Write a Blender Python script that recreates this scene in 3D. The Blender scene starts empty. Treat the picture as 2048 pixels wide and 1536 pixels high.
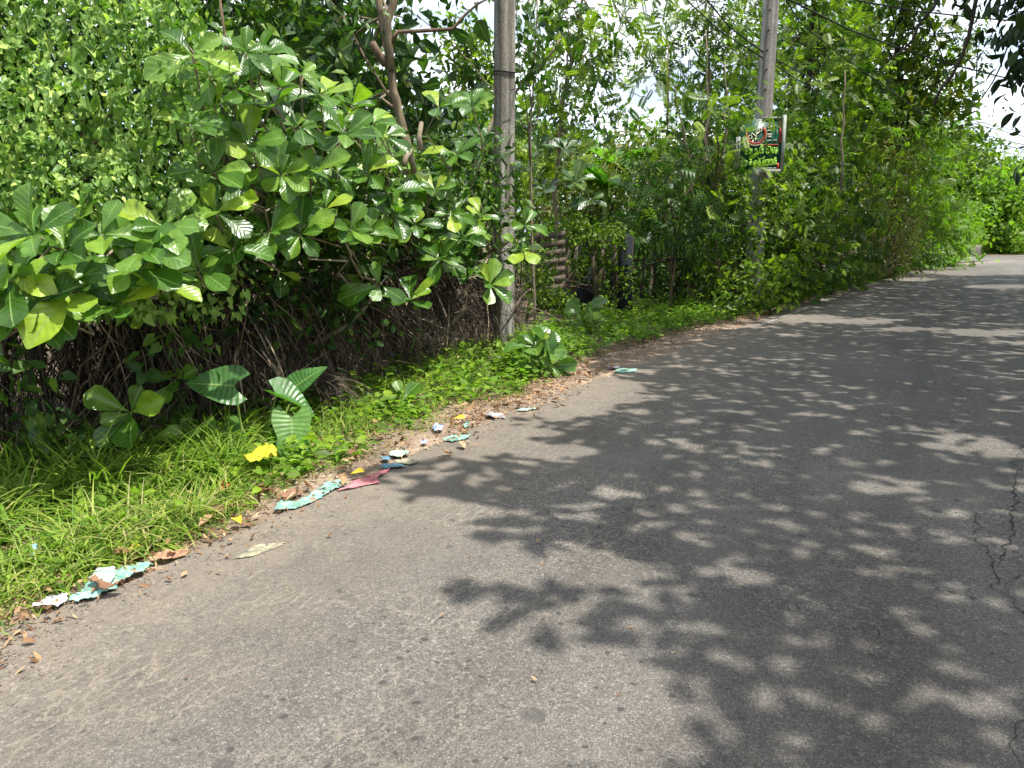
import bpy, math, random
import numpy as np
from mathutils import Vector, Matrix, noise
random.seed(7); RNG = np.random.default_rng(7)
C = bpy.context.scene.collection
sc = bpy.context.scene

# ------------------------------------------------------------------ camera
PITCH = math.radians(11.0); F = 1538.0; CH = 1.5
cam_d = bpy.data.cameras.new("camera"); cam = bpy.data.objects.new("camera", cam_d); C.objects.link(cam)
cam.location = (0, 0, CH); cam.rotation_euler = (math.radians(90) - PITCH, 0, 0)
cam_d.sensor_fit = 'HORIZONTAL'; cam_d.sensor_width = 36; cam_d.lens = 36 * F / 2048
cam_d.clip_start = 0.05; cam_d.clip_end = 3000
sc.camera = cam

# ------------------------------------------------------------------ light
SUN = Vector((0.33, -0.13, 0.93)).normalized()
EL = math.asin(SUN.z); AZ = math.atan2(SUN.x, SUN.y)
w = bpy.data.worlds.new("World"); sc.world = w; w.use_nodes = True
nt = w.node_tree; nt.nodes.clear()
out = nt.nodes.new('ShaderNodeOutputWorld'); bg = nt.nodes.new('ShaderNodeBackground'); bg.inputs[1].default_value = 0.15
sky = nt.nodes.new('ShaderNodeTexSky'); sky.sky_type = 'NISHITA'; sky.sun_disc = False
sky.sun_elevation = EL; sky.sun_rotation = AZ; sky.air_density = 1.0; sky.dust_density = 1.5
tc = nt.nodes.new('ShaderNodeTexCoord'); mp = nt.nodes.new('ShaderNodeMapping'); mp.inputs['Scale'].default_value = (1, 1, 2.6)
mp.inputs['Location'].default_value = (0.3, 0.1, 0)
nz = nt.nodes.new('ShaderNodeTexNoise'); nz.inputs['Scale'].default_value = 3.2; nz.inputs['Detail'].default_value = 8; nz.inputs['Roughness'].default_value = 0.55
cr = nt.nodes.new('ShaderNodeValToRGB'); cr.color_ramp.elements[0].position = 0.30; cr.color_ramp.elements[1].position = 0.52
nz2 = nt.nodes.new('ShaderNodeTexNoise'); nz2.inputs['Scale'].default_value = 4.5; nz2.inputs['Detail'].default_value = 6
cc = nt.nodes.new('ShaderNodeValToRGB'); cc.color_ramp.elements[0].position = 0.42; cc.color_ramp.elements[1].position = 0.6
cc.color_ramp.elements[0].color = (2.5, 3.0, 3.7, 1); cc.color_ramp.elements[1].color = (5.6, 5.7, 5.9, 1)
mx = nt.nodes.new('ShaderNodeMixRGB')
L = nt.links.new
L(tc.outputs['Generated'], mp.inputs[0]); L(mp.outputs[0], nz.inputs['Vector']); L(mp.outputs[0], nz2.inputs['Vector'])
L(nz.outputs['Fac'], cr.inputs[0]); L(nz2.outputs['Fac'], cc.inputs[0])
L(cr.outputs[0], mx.inputs[0]); L(sky.outputs[0], mx.inputs[1]); L(cc.outputs[0], mx.inputs[2])
L(mx.outputs[0], bg.inputs[0]); L(bg.outputs[0], out.inputs[0])
sd = bpy.data.lights.new("sun", 'SUN'); sd.energy = 3.6; sd.angle = math.radians(0.55); sd.color = (1.0, 0.96, 0.89)
so = bpy.data.objects.new("sun", sd); C.objects.link(so); so.rotation_euler = SUN.to_track_quat('Z', 'Y').to_euler(); so.location = (4, -4, 20)
sc.view_settings.view_transform = 'Standard'; sc.view_settings.look = 'None'; sc.view_settings.gamma = 1
sc.view_settings.use_curve_mapping = False; sc.view_settings.exposure = 1.28
sc.cycles.max_bounces = 8; sc.cycles.transmission_bounces = 6; sc.cycles.diffuse_bounces = 5

# ------------------------------------------------------------------ projection helpers (photo pixel + distance -> world point)
cp, sp = math.cos(PITCH), math.sin(PITCH)
def ray(u, v):
    sx = (u - 1024) / F; sy = (768 - v) / F
    return np.array([sx, cp + sy * sp, -sp + sy * cp])
def P(u, v, d):
    r = ray(u, v); return np.array([0, 0, CH]) + r * (d / r[1])
def G(u, v, z=0.0):
    r = ray(u, v); t = (CH - z) / -r[2]; return np.array([0, 0, CH]) + r * t
def proj(p):
    p = np.atleast_2d(p); x = p[:, 0]; y = p[:, 1]; z = p[:, 2] - CH
    dep = y * cp - z * sp; up = y * sp + z * cp
    dep = np.where(dep < 0.05, 0.05, dep)
    return 1024 + F * x / dep, 768 - F * up / dep, dep
def inpoly(x, y, poly):
    x = np.asarray(x); y = np.asarray(y); ins = np.zeros(x.shape, bool); n = len(poly)
    for i in range(n):
        x1, y1 = poly[i]; x2, y2 = poly[(i + 1) % n]
        if y1 == y2: continue
        c = ((y1 > y) != (y2 > y)) & (x < (x2 - x1) * (y - y1) / (y2 - y1) + x1); ins ^= c
    return ins
def nrm(a):
    a = np.asarray(a, float); return a / np.maximum(np.linalg.norm(a, axis=-1, keepdims=True), 1e-9)

# ------------------------------------------------------------------ materials
def M(name):
    m = bpy.data.materials.new(name); m.use_nodes = True; t = m.node_tree; t.nodes.clear()
    o = t.nodes.new('ShaderNodeOutputMaterial'); b = t.nodes.new('ShaderNodeBsdfPrincipled'); t.links.new(b.outputs[0], o.inputs[0])
    return m, t, b, o
def nd(t, k, **kw):
    n = t.nodes.new(k)
    for a, b in kw.items():
        if a in n.inputs.keys() if hasattr(n.inputs, 'keys') else False: n.inputs[a].default_value = b
        else: setattr(n, a, b)
    return n
def ramp(t, stops, interp='LINEAR'):
    r = t.nodes.new('ShaderNodeValToRGB'); e = r.color_ramp.elements; r.color_ramp.interpolation = interp
    while len(e) < len(stops): e.new(0.5)
    for i, (p, c) in enumerate(stops):
        e[i].position = p; e[i].color = (c[0], c[1], c[2], 1) if hasattr(c, '__len__') else (c, c, c, 1)
    return r
def mathn(t, op, a, b=None, c=None, clamp=False):
    n = t.nodes.new('ShaderNodeMath'); n.operation = op; n.use_clamp = clamp
    for i, x in enumerate((a, b, c)):
        if x is None: continue
        if isinstance(x, (int, float)): n.inputs[i].default_value = x
        else: t.links.new(x, n.inputs[i])
    return n.outputs[0]
def mixc(t, f, a, b, mode='MIX'):
    n = t.nodes.new('ShaderNodeMixRGB'); n.blend_type = mode
    for i, x in enumerate((f, a, b)):
        if isinstance(x, (int, float)): n.inputs[i].default_value = x
        elif isinstance(x, tuple): n.inputs[i].default_value = (*x, 1)
        else: t.links.new(x, n.inputs[i])
    return n.outputs[0]

def leaf_mat(name, stops, rough=0.4, trans=0.3, veins=0, pleat=0.0, tcol=(1.0, 1.25, 0.35), spec=0.22):
    m, t, b, o = M(name)
    at = t.nodes.new('ShaderNodeAttribute'); at.attribute_name = 'rnd'
    oi = t.nodes.new('ShaderNodeObjectInfo')
    s = mathn(t, 'FRACT', mathn(t, 'ADD', at.outputs['Fac'], oi.outputs['Random']))
    r = ramp(t, stops); t.links.new(s, r.inputs[0]); col = r.outputs[0]
    g = t.nodes.new('ShaderNodeNewGeometry')
    nzn = t.nodes.new('ShaderNodeTexNoise'); nzn.inputs['Scale'].default_value = 14; nzn.inputs['Detail'].default_value = 3
    t.links.new(g.outputs['Position'], nzn.inputs['Vector'])
    rr = ramp(t, [(0.3, 0.75), (0.7, 1.2)]); t.links.new(nzn.outputs['Fac'], rr.inputs[0])
    col = mixc(t, 1.0, col, rr.outputs[0], 'MULTIPLY')
    b.inputs['Roughness'].default_value = rough; b.inputs['Specular IOR Level'].default_value = spec
    if veins:
        uv = t.nodes.new('ShaderNodeUVMap'); sx = t.nodes.new('ShaderNodeSeparateXYZ'); t.links.new(uv.outputs[0], sx.inputs[0])
        au = mathn(t, 'ABSOLUTE', sx.outputs[0])
        ph = mathn(t, 'FRACT', mathn(t, 'ADD', mathn(t, 'MULTIPLY', sx.outputs[1], float(veins)), mathn(t, 'MULTIPLY', au, -2.2)))
        tri = mathn(t, 'ABSOLUTE', mathn(t, 'SUBTRACT', ph, 0.5))
        vl = mathn(t, 'GREATER_THAN', tri, 0.45)
        mid = mathn(t, 'LESS_THAN', au, 0.05)
        vm = mathn(t, 'MAXIMUM', mathn(t, 'MULTIPLY', vl, 0.12), mathn(t, 'MULTIPLY', mid, .8))
        col = mixc(t, vm, col, (0.22, 0.34, 0.09))
        bp = t.nodes.new('ShaderNodeBump'); bp.inputs['Strength'].default_value = pleat; bp.inputs['Distance'].default_value = 0.02
        t.links.new(tri, bp.inputs['Height']); t.links.new(bp.outputs[0], b.inputs['Normal'])
        # brown spots and edge wear
        vo = t.nodes.new('ShaderNodeTexNoise'); vo.inputs['Scale'].default_value = 60; t.links.new(g.outputs['Position'], vo.inputs['Vector'])
        sm = ramp(t, [(0.65, 0.0), (0.72, 1.0)]); t.links.new(vo.outputs['Fac'], sm.inputs[0])
        col = mixc(t, mathn(t, 'MULTIPLY', sm.outputs[0], 0.6), col, (0.12, 0.08, 0.02))
        t.links.new(mathn(t, 'ADD', mathn(t, 'MULTIPLY', nzn.outputs['Fac'], 0.35), rough - 0.17), b.inputs['Roughness'])
    t.links.new(col, b.inputs['Base Color'])
    tr = t.nodes.new('ShaderNodeBsdfTranslucent'); t.links.new(mixc(t, 1.0, col, (tcol[0] * 1.6, tcol[1] * 1.6, tcol[2] * 1.6), 'MULTIPLY'), tr.inputs[0])
    mi = t.nodes.new('ShaderNodeMixShader'); mi.inputs[0].default_value = trans
    t.links.new(b.outputs[0], mi.inputs[1]); t.links.new(tr.outputs[0], mi.inputs[2]); t.links.new(mi.outputs[0], o.inputs[0])
    return m
G1 = (0.026, 0.065, 0.010); G2 = (0.062, 0.117, 0.018); G3 = (0.125, 0.19, 0.024); G4 = (0.21, 0.29, 0.03); YG = (0.24, 0.34, 0.03)
m_almond = leaf_mat('almond_leaf', [(0, (0.034, 0.092, 0.010)), (0.35, (0.062, 0.15, 0.014)), (0.66, (0.10, 0.20, 0.026)), (0.86, (0.18, 0.30, 0.03)), (1, (0.30, 0.40, 0.03))], 0.31, 0.30, 8, 0.16, spec=.5)
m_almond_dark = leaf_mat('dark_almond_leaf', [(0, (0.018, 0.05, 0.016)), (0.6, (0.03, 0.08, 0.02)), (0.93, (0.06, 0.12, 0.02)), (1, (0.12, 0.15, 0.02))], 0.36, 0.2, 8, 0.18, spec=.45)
m_vine = leaf_mat('vine_leaf', [(0, (0.06, 0.13, 0.026)), (0.4, (0.15, 0.26, 0.05)), (0.75, (0.27, 0.40, 0.10)), (1, (0.42, 0.52, 0.13))], 0.42, 0.28)
m_alo = leaf_mat('elephant_ear_leaf', [(0, (0.06, 0.16, 0.04)), (0.6, (0.09, 0.21, 0.05)), (1, (0.16, 0.28, 0.04))], 0.36, 0.3, 11, 0.3, spec=.4)
m_mid = leaf_mat('mid_leaf', [(0, G1), (0.4, G2), (0.75, G3), (0.93, G4), (1, YG)], 0.45, 0.35)
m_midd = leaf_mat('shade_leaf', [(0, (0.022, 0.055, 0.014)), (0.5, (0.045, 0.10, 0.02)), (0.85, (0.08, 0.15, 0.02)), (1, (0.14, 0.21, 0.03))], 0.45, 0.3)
m_bright = leaf_mat('bright_leaf', [(0, G2), (0.3, G3), (0.7, (0.12, 0.23, 0.03)), (1, YG)], 0.5, 0.4)
m_yell = leaf_mat('yellowish_leaf', [(0, G2), (0.4, (0.09, 0.15, 0.02)), (0.8, (0.18, 0.22, 0.02)), (1, (0.3, 0.28, 0.03))], 0.4, 0.35)
m_olive = leaf_mat('dry_olive_leaf', [(0, (0.07, 0.10, 0.02)), (0.5, (0.12, 0.15, 0.035)), (1, (0.24, 0.21, 0.07))], 0.6, 0.3)
m_blk = leaf_mat('overhang_leaf', [(0, (0.015, 0.03, 0.012)), (0.7, (0.03, 0.06, 0.02)), (1, (0.05, 0.09, 0.02))], 0.45, 0.12)  # near-black greens put the shadowed, silhouetted undersides into the leaf colour
m_banana = leaf_mat('banana_leaf', [(0, (0.07, 0.16, 0.03)), (1, (0.13, 0.25, 0.04))], 0.4, 0.45, 30, 0.3)
m_grass = leaf_mat('grass_blade', [(0, (0.06, 0.12, 0.018)), (0.45, (0.13, 0.22, 0.028)), (0.74, (0.22, 0.32, 0.04)), (0.82, (0.28, 0.33, 0.07)), (1, (0.42, 0.35, 0.18))], 0.5, 0.35)
m_litter = leaf_mat('dead_leaf', [(0, (0.10, 0.05, 0.025)), (0.4, (0.2, 0.11, 0.055)), (0.8, (0.33, 0.21, 0.11)), (1, (0.42, 0.32, 0.2))], 0.75, 0.1, tcol=(1, 0.8, 0.5))
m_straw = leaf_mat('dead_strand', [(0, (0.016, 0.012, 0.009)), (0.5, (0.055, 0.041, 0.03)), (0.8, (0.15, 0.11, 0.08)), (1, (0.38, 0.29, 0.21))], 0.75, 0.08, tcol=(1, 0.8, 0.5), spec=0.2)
m_yleaf = leaf_mat('yellow_leaf', [(0, (0.6, 0.42, 0.03)), (1, (0.7, 0.5, 0.04))], 0.5, 0.2, 9, 0.3, tcol=(1, 0.8, 0.3))

def rough_mat(name, stops, scale=20, rough=0.85, bump=0.4, stretch=(1, 1, 1), dist=0.01, obj=True, scale2=None, spec=0.3):
    m, t, b, o = M(name)
    tcn = t.nodes.new('ShaderNodeTexCoord'); mpn = t.nodes.new('ShaderNodeMapping'); mpn.inputs['Scale'].default_value = stretch
    t.links.new(tcn.outputs['Object'], mpn.inputs[0])
    n = t.nodes.new('ShaderNodeTexNoise'); n.inputs['Scale'].default_value = scale; n.inputs['Detail'].default_value = 9; n.inputs['Roughness'].default_value = 0.65
    t.links.new(mpn.outputs[0], n.inputs['Vector']); r = ramp(t, stops); t.links.new(n.outputs['Fac'], r.inputs[0])
    col = r.outputs[0]
    if scale2:
        n2 = t.nodes.new('ShaderNodeTexNoise'); n2.inputs['Scale'].default_value = scale2; n2.inputs['Detail'].default_value = 4
        t.links.new(tcn.outputs['Object'], n2.inputs['Vector']); r2 = ramp(t, [(0.35, 0.6), (0.65, 1.25)]); t.links.new(n2.outputs['Fac'], r2.inputs[0])
        col = mixc(t, 1.0, col, r2.outputs[0], 'MULTIPLY')
    t.links.new(col, b.inputs['Base Color'])
    bp = t.nodes.new('ShaderNodeBump'); bp.inputs['Strength'].default_value = bump; bp.inputs['Distance'].default_value = dist
    t.links.new(n.outputs['Fac'], bp.inputs['Height']); t.links.new(bp.outputs[0], b.inputs['Normal'])
    b.inputs['Roughness'].default_value = rough; b.inputs['Specular IOR Level'].default_value = spec
    return m
m_bark = rough_mat('grey_brown_bark', [(0.3, (0.06, 0.04, 0.025)), (0.55, (0.16, 0.11, 0.07)), (0.75, (0.3, 0.23, 0.16))], 14, 0.9, 0.7, (1, 1, 0.35))
m_twig = rough_mat('pale_twig_bark', [(0.3, (0.12, 0.09, 0.06)), (0.7, (0.33, 0.27, 0.19))], 18, 0.9, 0.4, (1, 1, 0.3))
m_limb = rough_mat('olive_brown_limb', [(0.3, (0.07, 0.055, 0.03)), (0.5, (0.17, 0.13, 0.08)), (0.7, (0.27, 0.23, 0.14))], 16, 0.9, 0.5, (1, 1, 0.3))
m_stemg = rough_mat('green_stem', [(0.3, (0.10, 0.15, 0.03)), (0.7, (0.2, 0.26, 0.06))], 10, 0.5, 0.1)
m_dkbark = rough_mat('dark_bark', [(0.3, (0.02, 0.015, 0.012)), (0.7, (0.06, 0.045, 0.035))], 16, 0.9, 0.5, (1, 1, 0.3))
m_wood = rough_mat('weathered_wood', [(0.3, (0.05, 0.038, 0.03)), (0.7, (0.15, 0.115, 0.085))], 12, 0.9, 0.5, (4, 4, 0.5))
m_blkpaint = rough_mat('dark_painted_board', [(0.3, (0.012, 0.016, 0.022)), (0.7, (0.03, 0.032, 0.036))], 8, 0.95, 0.3, spec=.1)
m_soil = rough_mat('verge_soil', [(0.3, (0.05, 0.036, 0.022)), (0.5, (0.11, 0.08, 0.05)), (0.7, (0.20, 0.15, 0.10))], 9, 0.95, 0.8, dist=0.03, scale2=0.9)
m_dirt = rough_mat('sandy_dirt', [(0.25, (0.14, 0.095, 0.065)), (0.5, (0.24, 0.175, 0.125)), (0.75, (0.38, 0.30, 0.22))], 26, 0.95, 0.8, dist=0.012, scale2=2.5)
m_wire = rough_mat('black_cable', [(0.3, (0.015,) * 3), (0.7, (0.03,) * 3)], 8, 0.5, 0)
m_signw = rough_mat('greyed_white_paint', [(0.3, (0.18, 0.19, 0.17)), (0.7, (0.36, 0.38, 0.35))], 18, 0.6, 0.2)
m_signg = rough_mat('deep_green_sign_paint', [(0.3, (0.008, 0.055, 0.035)), (0.7, (0.016, 0.085, 0.05))], 10, 0.4, 0.1)
m_signr = rough_mat('red_sign_paint', [(0.3, (0.35, 0.04, 0.03)), (0.7, (0.5, 0.08, 0.05))], 16, 0.5, 0.1)
m_signl = rough_mat('lime_sign_paint', [(0.3, (0.30, 0.62, 0.05)), (0.7, (0.42, 0.75, 0.10))], 20, 0.5, 0.1)
m_signk = rough_mat('black_sign_paint', [(0.3, (0.02,) * 3), (0.7, (0.035,) * 3)], 20, 0.5, 0.1)
m_signt = rough_mat('cream_sign_paint', [(0.3, (0.45, 0.42, 0.3)), (0.7, (0.6, 0.57, 0.42))], 20, 0.5, 0.1)
m_block = rough_mat('mossy_concrete', [(0.3, (0.09, 0.08, 0.07)), (0.7, (0.24, 0.2, 0.18))], 12, 0.9, 0.5)

def concrete_mat(name, a, bcol, c):
    m, t, b, o = M(name)
    tcn = t.nodes.new('ShaderNodeTexCoord'); mpn = t.nodes.new('ShaderNodeMapping'); mpn.inputs['Scale'].default_value = (14, 14, 0.7)
    t.links.new(tcn.outputs['Object'], mpn.inputs[0])
    n = t.nodes.new('ShaderNodeTexNoise'); n.inputs['Scale'].default_value = 1; n.inputs['Detail'].default_value = 8; t.links.new(mpn.outputs[0], n.inputs['Vector'])
    n2 = t.nodes.new('ShaderNodeTexNoise'); n2.inputs['Scale'].default_value = 55; n2.inputs['Detail'].default_value = 5; t.links.new(tcn.outputs['Object'], n2.inputs['Vector'])
    n3 = t.nodes.new('ShaderNodeTexNoise'); n3.inputs['Scale'].default_value = 2.2; n3.inputs['Detail'].default_value = 5; t.links.new(tcn.outputs['Object'], n3.inputs['Vector'])
    r = ramp(t, [(0.32, a), (0.5, bcol), (0.68, c)]); t.links.new(n.outputs['Fac'], r.inputs[0])
    r2 = ramp(t, [(0.35, 0.55), (0.65, 1.3)]); t.links.new(n2.outputs['Fac'], r2.inputs[0])
    r3 = ramp(t, [(0.35, 0.75), (0.65, 1.15)]); t.links.new(n3.outputs['Fac'], r3.inputs[0])
    col = mixc(t, 1, mixc(t, 0.8, r.outputs[0], r2.outputs[0], 'MULTIPLY'), r3.outputs[0], 'MULTIPLY')
    t.links.new(col, b.inputs['Base Color']); b.inputs['Roughness'].default_value = 0.9; b.inputs['Specular IOR Level'].default_value = 0.2
    bp = t.nodes.new('ShaderNodeBump'); bp.inputs['Strength'].default_value = 0.6; bp.inputs['Distance'].default_value = 0.006
    t.links.new(n2.outputs['Fac'], bp.inputs['Height']); t.links.new(bp.outputs[0], b.inputs['Normal'])
    return m
m_conc = concrete_mat('stained_concrete', (0.12, 0.105, 0.075), (0.24, 0.22, 0.18), (0.42, 0.40, 0.36))
m_conc2 = concrete_mat('weathered_grey_pole', (0.17, 0.16, 0.14), (0.26, 0.245, 0.22), (0.40, 0.38, 0.35))

def asphalt():
    m, t, b, o = M('worn_asphalt')
    uv = t.nodes.new('ShaderNodeUVMap'); k = uv.outputs[0]
    sx = t.nodes.new('ShaderNodeSeparateXYZ'); t.links.new(k, sx.inputs[0])
    def noi(s, d=4, r=0.55, vec=k, dist=0):
        n = t.nodes.new('ShaderNodeTexNoise'); n.inputs['Scale'].default_value = s; n.inputs['Detail'].default_value = d; n.inputs['Roughness'].default_value = r
        n.inputs['Distortion'].default_value = dist; t.links.new(vec, n.inputs['Vector']); return n.outputs['Fac']
    big = ramp(t, [(0.3, (0.092, 0.083, 0.072)), (0.5, (0.116, 0.105, 0.091)), (0.7, (0.138, 0.125, 0.107))]); t.links.new(noi(0.55, 5), big.inputs[0])
    base = big.outputs[0]
    # long worn bands along the driving direction
    mb = t.nodes.new('ShaderNodeMapping'); mb.inputs['Scale'].default_value = (1.6, 0.10, 1); t.links.new(k, mb.inputs[0])
    rb = ramp(t, [(0.35, 0.86), (0.65, 1.12)]); t.links.new(noi(1.0, 3, vec=mb.outputs[0]), rb.inputs[0]); base = mixc(t, 1, base, rb.outputs[0], 'MULTIPLY')
    # aggregate stones
    vo = t.nodes.new('ShaderNodeTexVoronoi'); vo.voronoi_dimensions = '2D'; vo.inputs['Scale'].default_value = 80; t.links.new(k, vo.inputs['Vector'])
    sc1 = t.nodes.new('ShaderNodeSeparateColor'); t.links.new(vo.outputs['Color'], sc1.inputs[0])
    st = ramp(t, [(0.0, 0.55), (0.35, 0.85), (0.7, 1.02), (0.88, 1.3), (1.0, 2.0)]); t.links.new(sc1.outputs[0], st.inputs[0])
    vo2 = t.nodes.new('ShaderNodeTexVoronoi'); vo2.voronoi_dimensions = '2D'; vo2.inputs['Scale'].default_value = 230; t.links.new(k, vo2.inputs['Vector'])
    sc2 = t.nodes.new('ShaderNodeSeparateColor'); t.links.new(vo2.outputs['Color'], sc2.inputs[0])
    st2 = ramp(t, [(0.0, 0.4), (0.5, 0.9), (0.85, 1.25), (1.0, 2.2)]); t.links.new(sc2.outputs[1], st2.inputs[0])
    agg = ramp(t, [(0.42, 0.25), (0.62, 1.0)]); t.links.new(noi(0.8, 4, vec=k), agg.inputs[0])
    base = mixc(t, mathn(t, 'MULTIPLY', agg.outputs[0], 0.8), base, mixc(t, 1, base, st.outputs[0], 'MULTIPLY'))
    base = mixc(t, 0.75, base, st2.outputs[0], 'MULTIPLY')
    # dark tar spots
    def spots(scale, rad, pres, seedloc):
        mm = t.nodes.new('ShaderNodeMapping'); mm.inputs['Location'].default_value = seedloc; t.links.new(k, mm.inputs[0])
        ad = t.nodes.new('ShaderNodeMixRGB'); ad.blend_type = 'ADD'; ad.inputs[0].default_value = 0.05
        nn = t.nodes.new('ShaderNodeTexNoise'); nn.inputs['Scale'].default_value = 12; t.links.new(k, nn.inputs['Vector'])
        t.links.new(mm.outputs[0], ad.inputs[1]); t.links.new(nn.outputs['Color'], ad.inputs[2])
        v = t.nodes.new('ShaderNodeTexVoronoi'); v.voronoi_dimensions = '2D'; v.inputs['Scale'].default_value = scale; t.links.new(ad.outputs[0], v.inputs['Vector'])
        s = t.nodes.new('ShaderNodeSeparateColor'); t.links.new(v.outputs['Color'], s.inputs[0])
        rr = mathn(t, 'MULTIPLY', s.outputs[1], rad)
        inside = mathn(t, 'MULTIPLY', mathn(t, 'SUBTRACT', rr, v.outputs['Distance']), 22, clamp=True)
        return mathn(t, 'MULTIPLY', inside, mathn(t, 'GREATER_THAN', s.outputs[0], pres))
    sp1 = mathn(t, 'MAXIMUM', spots(6.5, 0.125, 0.4, (0, 0, 0)), mathn(t, 'MAXIMUM', spots(13, 0.17, 0.5, (3.3, 1.7, 0)), mathn(t, 'MULTIPLY', spots(3.1, 0.14, 0.6, (7, 5, 0)), 0.6)))
    spn = ramp(t, [(0.36, 0.2), (0.5, 0.95)]); t.links.new(noi(0.7, 2), spn.inputs[0])
    base = mixc(t, mathn(t, 'MULTIPLY', sp1, spn.outputs[0]), base, (0.045, 0.042, 0.039))
    # pale dusty hairline cracks near the left edge
    mc = t.nodes.new('ShaderNodeMapping'); mc.inputs['Scale'].default_value = (17, 5, 1); t.links.new(k, mc.inputs[0])
    wn = t.nodes.new('ShaderNodeTexNoise'); wn.inputs['Scale'].default_value = 16; wn.inputs['Detail'].default_value = 5; wn.inputs['Roughness'].default_value = 0.7; t.links.new(k, wn.inputs['Vector'])
    ac = t.nodes.new('ShaderNodeMixRGB'); ac.blend_type = 'ADD'; ac.inputs[0].default_value = 0.9; t.links.new(mc.outputs[0], ac.inputs[1]); t.links.new(wn.outputs['Color'], ac.inputs[2])
    ve = t.nodes.new('ShaderNodeTexVoronoi'); ve.voronoi_dimensions = '2D'; ve.feature = 'DISTANCE_TO_EDGE'; ve.inputs['Scale'].default_value = 1.0; t.links.new(ac.outputs[0], ve.inputs['Vector'])
    ck = ramp(t, [(0.0, 1.0), (0.075, 0.0)]); t.links.new(ve.outputs['Distance'], ck.inputs[0])
    band = ramp(t, [(0.0, 0.2), (0.12, 0.9), (0.24, 1.0), (0.33, 0.12), (1.0, 0.0)]); t.links.new(mathn(t, 'DIVIDE', sx.outputs[0], 6.0, clamp=True), band.inputs[0])
    cn = ramp(t, [(0.44, 0.0), (0.62, 1.0)]); t.links.new(noi(1.3, 3, dist=0.4), cn.inputs[0])
    ckm = mathn(t, 'MULTIPLY', mathn(t, 'MULTIPLY', ck.outputs[0], band.outputs[0]), cn.outputs[0])
    base = mixc(t, mathn(t, 'MULTIPLY', ckm, 0.6), base, (0.34, 0.29, 0.21))
    # sand washed in over the edge
    ed = mathn(t, 'SUBTRACT', 1.0, mathn(t, 'DIVIDE', sx.outputs[0], 1.5), clamp=True)
    sn = ramp(t, [(0.35, 0.0), (0.75, 1.0)]); t.links.new(noi(5, 7, 0.7), sn.inputs[0])
    sm = mathn(t, 'MULTIPLY', mathn(t, 'POWER', ed, 1.3), mathn(t, 'ADD', sn.outputs[0], 0.35), clamp=True)
    base = mixc(t, mathn(t, 'MULTIPLY', sm, 0.6, clamp=True), base, (0.24, 0.19, 0.14))
    # dark cracks
    ma = t.nodes.new('ShaderNodeMapping'); ma.inputs['Scale'].default_value = (0.55, 0.28, 1); ma.inputs['Location'].default_value = (0.33, 0.2, 0)
    a2 = t.nodes.new('ShaderNodeMixRGB'); a2.blend_type = 'ADD'; a2.inputs[0].default_value = 0.22
    w2 = t.nodes.new('ShaderNodeTexNoise'); w2.inputs['Scale'].default_value = 3; w2.inputs['Detail'].default_value = 6; t.links.new(k, w2.inputs['Vector'])
    t.links.new(k, ma.inputs[0]); t.links.new(ma.outputs[0], a2.inputs[1]); t.links.new(w2.outputs['Color'], a2.inputs[2])
    v3 = t.nodes.new('ShaderNodeTexVoronoi'); v3.voronoi_dimensions = '2D'; v3.feature = 'DISTANCE_TO_EDGE'; v3.inputs['Scale'].default_value = 1; t.links.new(a2.outputs[0], v3.inputs['Vector'])
    dk = ramp(t, [(0.0, 1.0), (0.012, 0.0)]); t.links.new(v3.outputs['Distance'], dk.inputs[0])
    right = ramp(t, [(0.55, 0.0), (0.65, 1.0)]); t.links.new(mathn(t, 'DIVIDE', sx.outputs[0], 7.0, clamp=True), right.inputs[0])
    dkm = mathn(t, 'MULTIPLY', dk.outputs[0], mathn(t, 'ADD', right.outputs[0], 0.1), clamp=True)
    base = mixc(t, mathn(t, 'MULTIPLY', dkm, 0.85), base, (0.03, 0.028, 0.025))
    t.links.new(base, b.inputs['Base Color']); b.inputs['Roughness'].default_value = 0.8; b.inputs['Specular IOR Level'].default_value = 0.3
    bp = t.nodes.new('ShaderNodeBump'); bp.inputs['Strength'].default_value = 0.7; bp.inputs['Distance'].default_value = 0.006
    hh = mathn(t, 'SUBTRACT', mathn(t, 'ADD', mathn(t, 'MULTIPLY', vo.outputs['Distance'], -0.6), mathn(t, 'MULTIPLY', noi(260, 3), 0.8)), mathn(t, 'MULTIPLY', dkm, 2.0))
    t.links.new(hh, bp.inputs['Height']); t.links.new(bp.outputs[0], b.inputs['Normal'])
    return m
m_asph = asphalt()
def line_mat():
    m, t, b, o = M('worn_white_marking')
    g = t.nodes.new('ShaderNodeNewGeometry'); n = t.nodes.new('ShaderNodeTexNoise'); n.inputs['Scale'].default_value = 9; n.inputs['Detail'].default_value = 8; n.inputs['Roughness'].default_value = 0.7
    t.links.new(g.outputs['Position'], n.inputs['Vector']); r = ramp(t, [(0.42, (0.10, 0.09, 0.08)), (0.66, (0.42, 0.40, 0.36))]); t.links.new(n.outputs['Fac'], r.inputs[0])
    t.links.new(r.outputs[0], b.inputs['Base Color']); b.inputs['Roughness'].default_value = 0.8; return m
m_line = line_mat()
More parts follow.
